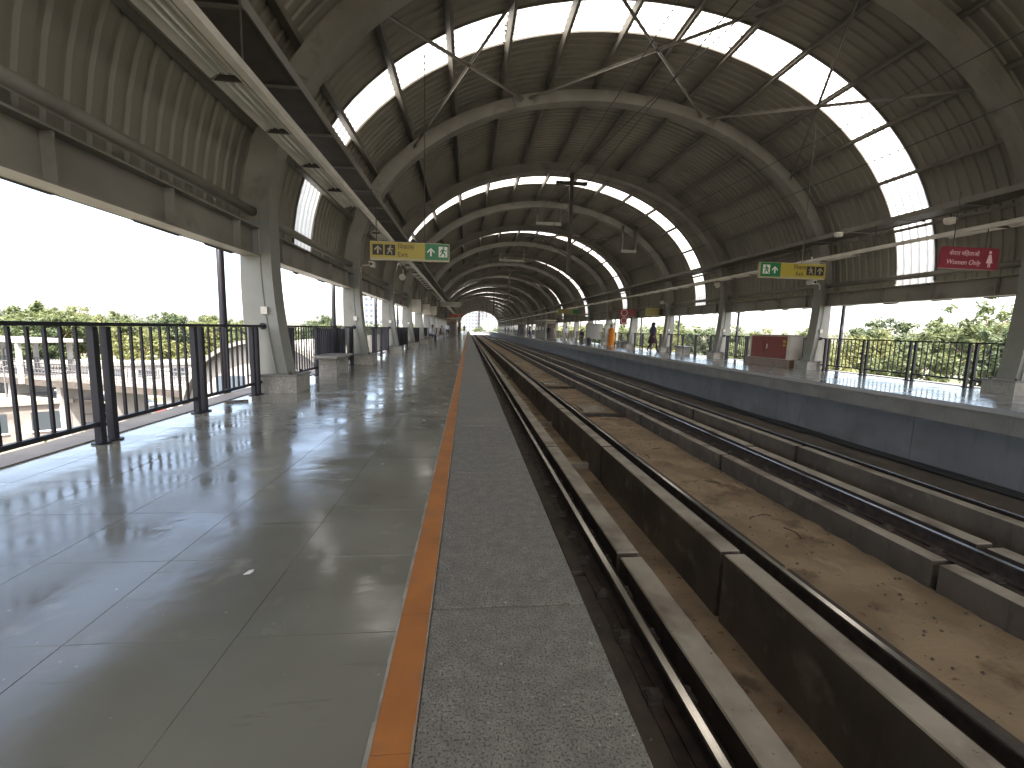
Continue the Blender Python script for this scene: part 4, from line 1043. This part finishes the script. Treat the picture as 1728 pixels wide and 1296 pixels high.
rtz = [(66, 52, 3, 1.18), (78, 58, 0, 1.25), (58, 60, 1, 1.15), (49, 62, 0, 1.02), (70, 70, 2, 1.2), (44, 72, 2, .98), (54, 78, 1, 1.08), (38, 80, 1, 1.0), (62, 44, 2, 1.0), (72, 42, 1, 1.05), (84, 48, 3, 1.2),
       (34, 92, 0, 1.02), (44, 96, 1, 1.1), (30, 70, 1, .98), (27, 82, 0, 1.08), (24, 100, 1, 1.15), (30, 115, 0, 1.2), (22, 125, 1, 1.2), (50, 105, 0, 1.15), (90, 66, 1, 1.25), (95, 80, 0, 1.3), (46, 54, 1, .85), (40, 60, 0, .85), (55, 50, 0, .85), (36, 66, 2, .88)]
for i, (x, y, k, s) in enumerate(sorted(rtz, key=lambda q: -q[0] / q[1])):
    tree(x, y, k, s, '%s, %s from the right beyond the right platform railing' % (KD[k], ORD[i]), 'trees beyond the right platform')
for i, (x, y, k, s) in enumerate([(-4, 300, 1, 1.0), (8, 330, 0, 1.0), (16, 300, 1, .95), (22, 340, 2, 1.0)]):
    tree(x, y, k, s, '%s, %s from the left past the far end of the station' % (KD[k], ORD[i]), 'trees past the station end')

def far_wood(name, lb, pts, h0, lm):
    vs = []; fs = []; rnd = random.Random(len(lb))
    for (x0, y0), (x1, y1) in zip(pts[:-1], pts[1:]):
        L = math.hypot(x1 - x0, y1 - y0); n = int(L / 4.5)
        for i in range(n):
            f = (i + rnd.random()) / n; cx, cy = x0 + (x1 - x0) * f + rnd.gauss(0, 6), y0 + (y1 - y0) * f + rnd.gauss(0, 6)
            h = h0 * rnd.uniform(.72, 1.12); w = rnd.uniform(3.5, 6)
            for c in range(230):
                u = Vector((rnd.gauss(0, .5), rnd.gauss(0, .5), rnd.uniform(-1, 1))); 
                if u.length > 1.15: continue
                p = Vector((cx + u.x * w, cy + u.y * w, GZ + h * .55 + u.z * h * .45))
                n_ = Vector((rnd.uniform(-1, 1), rnd.uniform(-1, 1), rnd.uniform(.1, 1))).normalized(); t1 = n_.orthogonal().normalized(); t2 = n_.cross(t1); k = rnd.uniform(.4, .8); o = len(vs)
                vs += [tuple(p - t1 * k), tuple(p + t2 * k * .6), tuple(p + t1 * k), tuple(p - t2 * k * .6)]; fs.append((o, o + 1, o + 2, o + 3))
    me = bpy.data.meshes.new(name); me.from_pydata(vs, [], fs); me.materials.append(lm)
    o = stuff(put(name, me)); o['label'] = lb; o['category'] = 'wood'
far_wood('distant_wood', 'hazy line of distant trees along the left horizon', [(-260, 120), (-200, 190), (-120, 230), (-60, 260), (-25, 330)], 11.5, leafC)
far_wood('distant_wood', 'line of distant trees along the right horizon', [(260, 60), (220, 140), (150, 200), (90, 230), (40, 260), (26, 330)], 13, leafA)
# ------------------------------------------------------------------ footbridge and street on the left
P0, P1 = Vector((-52, 48.5, 0)), Vector((-13.5, 33.8, 0)); d = (P1 - P0).normalized(); LB = (P1 - P0).length; ang = math.atan2(d.y, d.x)
fb = thing('footbridge', 'white footbridge with railings crossing towards the station', 'footbridge', (P0.x, P0.y, 0), ang)
b = MB(); b.box(0, LB, -1.6, 1.6, -4.5, -4.0); b.build('deck', rust_m if False else darkmetal_m, fb)
b = MB(); b.box(0, LB, -1.62, 1.62, -3.995, -3.8); b.build('deck_edge', extwall_m, fb)
for yy in (-1.5, 1.5):
    for z in (-3.45, -3.1, -2.6):
        b = MB(); b.box(0, LB, yy - .03, yy + .03, z, z + .05); b.build('hand_rail', extgrey_m, fb)
    bal = MB(); bal.box(-.02, .02, yy - .02, yy + .02, -3.795, -2.605); bme = bal.mesh('baluster', extgrey_m)
    for i in range(int(LB / .4)): put('baluster', bme, fb, (i * .4 + .2, 0, 0))
for i in range(7):
    b = MB(); xx = 2 + i * 6; b.box(xx - .25, xx + .25, -1.3, 1.3, GZ, -4.502); b.build('pier', extwhite_m, fb)
pm = MB()
for xx in (3, 7.5, 12, 16.5):
    for yy in (-1.75, 1.75):
        b = MB(); b.box(xx - .18, xx + .18, yy - .12, yy + .12, -4.4, -.95); b.build('canopy_post', extwhite_m, fb)
b = MB(); b.box(1.5, 18, -1.95, 1.95, -.948, -.7); b.build('canopy_roof', extwhite_m, fb)

def building(name, lb, loc, rz, w, dpt, h, m, rows, cols, wm, sill=True, flatroof=True):
    t = thing(name, lb, 'building', loc, rz)
    b = MB(); b.box(-w / 2, w / 2, 0, dpt, 0, h); b.build('wall', m, t)
    b = MB(); b.box(-w / 2 - .2, w / 2 + .2, -.2, dpt + .2, h + .002, h + .35); b.build('roof', m if not flatroof else nib_m, t)
    pw = w / cols
    q = MB(); q.box(-pw * .28, pw * .28, -.02, -.003, 0, h / rows * .5); wme = q.mesh('window', wm)
    q = MB(); q.box(-.003, -.0 - .02, -dpt * .12, dpt * .12, 0, h / rows * .5)
    for r in range(rows):
        for c in range(cols):
            put('window', wme, t, (-w / 2 + pw * (c + .5), 0, h / rows * (r + .3)))
            if rows <= 4 and sill:
                s_ = MB(); s_.box(-pw * .3, pw * .3, -.1, -.003, 0, .08); s_.build('sill', white_m, t, loc=(-w / 2 + pw * (c + .5), 0, h / rows * (r + .3) - .085))
    return t
building('shop_building', 'white two-storey building under the footbridge', (-46, 60, GZ), R(28), 20, 8, 4.3, extwhite_m, 2, 6, glass_m)
building('shop_building', 'low cream building at the left edge below the railing', (-37, 38, GZ), R(35), 9, 6, 3.1, extwall_m, 1, 3, glass_m)
building('shop_building', 'brick-pink low building right of the footbridge piers', (-29, 58, GZ), R(10), 10, 6, 2.9, brick_m, 1, 4, glass_m)
# vaulted station entrance beside the platform
t = thing('entrance_hall', 'white vaulted station entrance roof just outside the left railing', 'building', (0, 0, 0))
def varc(r_, n=24): return [(-6.3 + (2.35 + r_) * math.cos(math.pi * (1 - i / n)), -1.75 + (2.3 + r_) * math.sin(math.pi * i / n)) for i in range(n + 1)]
b = MB(); b.prism_y(varc(0), 14.6, 34); b.build('vault_roof', extwhite_m, t, smooth=False)
b = MB(); b.prism_y(varc(.12) + varc(0.004)[::-1], 14.3, 14.75); b.build('verge_trim', nib_m, t)
b = MB(); b.box(-8.55, -4.05, 14.7, 33.9, GZ, -1.752); b.build('wall', extwall_m, t)
for i in range(3):
    b = MB(); xx = -7.7 + i * 1.0; b.box(xx, xx + .8, 14.58, 14.597, -1.5, -.5); b.build('window', bluewin_m, t)
building('office_block', 'blue-grey office tower seen between the left columns', (-64, 300, GZ), R(12), 12, 14, 36, tower_m, 10, 4, bluewin_m, flatroof=False)
building('office_block', 'low grey block behind the office tower on the left', (-46, 280, GZ), R(12), 16, 12, 14, tower_m, 4, 5, bluewin_m, flatroof=False)
for x, w_, h_, y, lb in ((4.5, 15, 52, 430, 'left grey residential tower past the station end'), (15.5, 9, 46, 415, 'right pale residential tower past the station end'), (27, 14, 30, 450, 'lower residential block right of the far towers')):
    building('residential_tower', lb, (x, y, GZ), 0, w_, 14, h_, tower_m, 16, 5, bluewin_m, flatroof=False)
building('low_shed', 'low shed with blue sheet roof beyond the right railing', (60, 55, GZ), R(-40), 14, 8, 2.6, cream_m, 1, 4, glass_m, flatroof=False)
sh_ = MB(); sh_.prism_y([(-7.6, 2.96), (7.6, 2.96), (0, 5.0)], -.6, 8.6); o = sh_.build('roof_cover', blueroof_m, None)
for ob in C.objects:
    if ob.get('label') == 'low shed with blue sheet roof beyond the right railing': o.parent = ob
building('low_house', 'pink brick house among the right trees', (64, 40, GZ), R(-50), 10, 7, 3.0, brick_m, 1, 4, glass_m)
b = MB(); b.box(0, 70, 0, .25, 0, 2.2); o = b.build('boundary_wall', brick_m); o.location = (44, 62, GZ); o.rotation_euler = (0, 0, R(-48)); tag(o, 'long red boundary wall below the right trees', 'wall')

def car(x, y, rz, paint, lb):
    t = thing('parked_car', lb, 'car', (x, y, GZ + .01), rz, 'vehicles parked near the footbridge')
    b = MB(); b.prism_y([(-2.0, .3), (2.0, .3), (2.05, .7), (1.9, .86), (1.0, .95), (.45, 1.42), (-1.3, 1.45), (-1.95, .95), (-2.05, .6)], -.8, .8); b.build('body', paint, t)
    for s in (-1, 1):
        b = MB(); yy = s * .801; b.prism_y([(-1.2, .98), (.85, .98), (.4, 1.34), (-1.15, 1.36)], min(yy, yy + s * .01), max(yy, yy + s * .01)); b.build('side_window', glass_m, t)
        for xx in (-1.25, 1.25):
            b = MB(); b.tube([(xx, s * .66, .32), (xx, s * .83, .32)], .32, 14); o = b.build('wheel', black_m, t)
            b = MB(); b.tube([(xx, s * .831, .32), (xx, s * .845, .32)], .18, 10); b.build('rim', lamp_m, o)
    b = MB(); b.add([(1.0, -.7, .965), (1.0, .7, .965), (.48, .68, 1.41), (.48, -.68, 1.41)], [(0, 1, 2, 3)]); b.build('windscreen', glass_m, t)
    for s in (-1, 1):
        b = MB(); b.box(2.03, 2.06, s * .58 - .14, s * .58 + .14, .62, .76); b.build('headlight', signwhite_m, t)
silver = mat('silver_paint', (0.45, 0.46, 0.48), rough=0.3, metal=.6)
car(-36.5, 47, R(70), white_m, 'white car parked nearest below the left railing'); car(-33, 50, R(75), silver, 'silver car parked beside the footbridge pier'); car(-41, 51, R(65), white_m, 'white car parked by the white building')
car(-29, 47, R(80), redc, 'dark red car parked right of the silver car')
def bush(x, y, s, lb):
    rnd = random.Random(int(x * 7 + y)); vs = []; fs = []
    for c in range(500):
        u = Vector((rnd.gauss(0, .45), rnd.gauss(0, .45), abs(rnd.gauss(0, .5)))); n_ = Vector((rnd.uniform(-1, 1), rnd.uniform(-1, 1), rnd.uniform(0, 1))).normalized()
        t1 = n_.orthogonal().normalized(); t2 = n_.cross(t1); k = .13 * rnd.uniform(.6, 1.3); o = len(vs); p = u * s + Vector((0, 0, .2))
        vs += [tuple(p - t1 * k), tuple(p + t2 * k * .5), tuple(p + t1 * k), tuple(p - t2 * k * .5)]; fs.append((o, o + 1, o + 2, o + 3))
    t = thing('bush', lb, 'bush', (x, y, GZ)); me = bpy.data.meshes.new('foliage'); me.from_pydata(vs, [], fs); me.materials.append(leafA); put('foliage', me, t)
    b = MB(); b.tube([(0, 0, 0), (.05, .02, .5 * s)], .05, 5); b.build('stem', bark_m, t)
bush(-27, 31, 1.5, 'leafy bush at the left edge below the railing'); bush(-27.5, 37, 1.7, 'leafy bush behind the second railing panel'); bush(-31, 43, 1.4, 'bush beside the parked cars')

# ------------------------------------------------------------------ small clutter: conduits on columns, cables under the far wall, droppings, dry leaves
for side in (-1, 1):
    for k in range(0, 4):
        yc = YF + PITCHY * k + SHEAR * side * 7.7; t = thing('column_conduit', 'thin conduit with junction box on the %s %s column' % (ORD[k], 'left' if side < 0 else 'right'), 'conduit', (0, yc, 0))
        pts = [(CXM + side * (dcol(z) + .16), -.165, z) for z in [.31 + i * .27 for i in range(11)]]
        b = MB(); b.tube(pts, .012, 6); b.build('pipe', col_m, t)
        b = MB(); x = CXM + side * (dcol(1.35) + .16); b.cbox(x - .05, x + .05, -.215, -.152, 1.3, 1.42, .004); b.build('junction_box', lamp_m, t)
for i, (x, z) in enumerate(((8.93, -1.28), (8.86, -1.30), (8.78, -1.325))):
    pts = [(x + random.uniform(-.03, .03), Y0 + j * 1.1, z + random.uniform(-.008, .012)) for j in range(150)]
    b = MB(); b.tube(pts, .028, 6); tag(b.build('track_cable', black_m), ['black cable lying against the foot of the opposite platform wall', 'middle black cable on the ledge below the opposite platform', 'outer black cable on the ledge below the opposite platform'][i], 'cable')
b = MB()
for i in range(16):
    x, y = random.uniform(-.1, .48), random.uniform(1.1, 6.0); r_ = random.uniform(.003, .008); n = 8
    ring = [(x + r_ * random.uniform(.5, 1.5) * math.cos(2 * math.pi * j / n), y + r_ * random.uniform(.5, 1.5) * math.sin(2 * math.pi * j / n), .0035) for j in range(n)]
    b.add(ring + [(x, y, .0045)], [(j, (j + 1) % n, n) for j in range(n)])
o = stuff(b.build('bird_droppings', grout_m)); o['label'] = 'small whitish bird droppings on the rough granite edge'; o['category'] = 'droppings'
leaf_dry = mat('dry_leaf', (0.20, 0.11, 0.045), (0.11, 0.06, 0.03), rough=0.9, scale=20)
b = MB()
for i in range(90):
    x, y = random.choice([(random.uniform(3.65, 5.3), -1.715), (random.uniform(1.9, 2.75), -1.962)]); z = y; yy = 2.6 + 14 * random.random() ** 1.4; a = random.uniform(0, 6.28); L = random.uniform(.02, .05)
    c, s_ = math.cos(a) * L, math.sin(a) * L
    b.add([(x - c, yy - s_, z), (x + s_ * .4, yy - c * .4, z + .012), (x + c, yy + s_, z + .004), (x - s_ * .4, yy + c * .4, z + .014)], [(0, 1, 2, 3)])
o = stuff(b.build('dry_leaves', leaf_dry)); o['label'] = 'dry brown leaves scattered over the sandy track floor'; o['category'] = 'leaves'

# ------------------------------------------------------------------ boards behind the far left railings, street clutter below the left railing
bluepanel_m = mat('blue_grey_board', (0.10, 0.115, 0.16), (0.085, 0.098, 0.135), rough=0.6, scale=2)
for k in (1, 3, 4, 5):
    yc = YF + PITCHY * k - SHEAR * 7.7; t = thing('screen_board', 'blue-grey screen board behind the railing at the %s left column' % ORD[k], 'board', (-3.56, yc, 0))
    for i in range(2 if k == 1 else 4):
        b = MB(); a = -1.75 - i * 1.3; b.box(-.012, .012, a, a + 1.27, .14, 1.06); b.build('panel', bluepanel_m, t)
pinkp = mat('faded_pink_banner', (0.26, 0.10, 0.11), (0.2, 0.08, 0.09), rough=0.8, scale=.7)
tealp = mat('faded_teal_board', (0.09, 0.19, 0.17), (0.07, 0.15, 0.13), rough=0.8, scale=.7)
def shelter(x, y, rz, w, h, lb, pan):
    t = thing('street_shelter', lb, 'shelter', (x, y, GZ), rz)
    for sx in (-1, 0, 1):
        for sy in (-1, 1):
            b = MB(); b.box(sx * w / 2 - .1, sx * w / 2 + .1, sy * 1.4 - .1, sy * 1.4 + .1, 0, h); b.build('post', extwhite_m, t)
    b = MB(); b.box(-w / 2 - .4, w / 2 + .4, -1.8, 1.8, h + .002, h + .22); b.build('roof', extwall_m, t)
    for z in (1.1, h * .62):
        b = MB(); b.box(-w / 2, w / 2, -1.46, -1.4 - .101, z, z + .12); b.build('cross_rail', extgrey_m, t)
    b = MB(); b.box(-w / 2 + .3, -.3, -1.6, -1.52, h - 1.0, h - .1); b.build('banner', pan, t)
    b = MB(); b.box(.2, w / 2 - .2, 1.2, 1.28, .1, h - .6); b.build('back_panel', glass_m, t)
shelter(-40, 47.5, R(25), 5, 3.4, 'white street shelter with pink banner under the footbridge', pinkp)
shelter(-34, 42.5, R(30), 4.4, 3.0, 'white street shelter with teal banner left of the railing posts', tealp)
shelter(-47, 50, R(20), 5, 3.8, 'tall white street shelter at the far left edge', pinkp)
shelter(-28.5, 51.5, R(5), 5, 2.8, 'low white street shelter near the brick-pink building', pinkp)
for i, (x, y, h) in enumerate(((-38.5, 41, 6.0), (-31.2, 46, 6.5), (-43.5, 46.5, 7.2))):
    t = thing('street_lamp', '%s slim white street lamp from the left below the railing' % ORD[[1, 2, 0][i]], 'street lamp', (x, y, GZ))
    b = MB(); b.tube([(0, 0, 0), (0, 0, h)], .09, 8, .05); b.build('pole', extgrey_m, t)
    b = MB(); b.tube([(0, 0, h - .05), (.5, 0, h + .2), (1.1, 0, h + .25)], .035, 6); b.build('arm', extgrey_m, t)
    b = MB(); b.cbox(.95, 1.5, -.1, .1, h + .16, h + .27, .03); b.build('lamp_head', tower_m, t)
car(-39, 43.5, R(20), white_m, 'white car under the leftmost street lamp'); car(-35.5, 52, R(15), denim, 'dark blue car behind the white shelter'); car(-44, 54, R(30), silver, 'silver car at the far left edge')
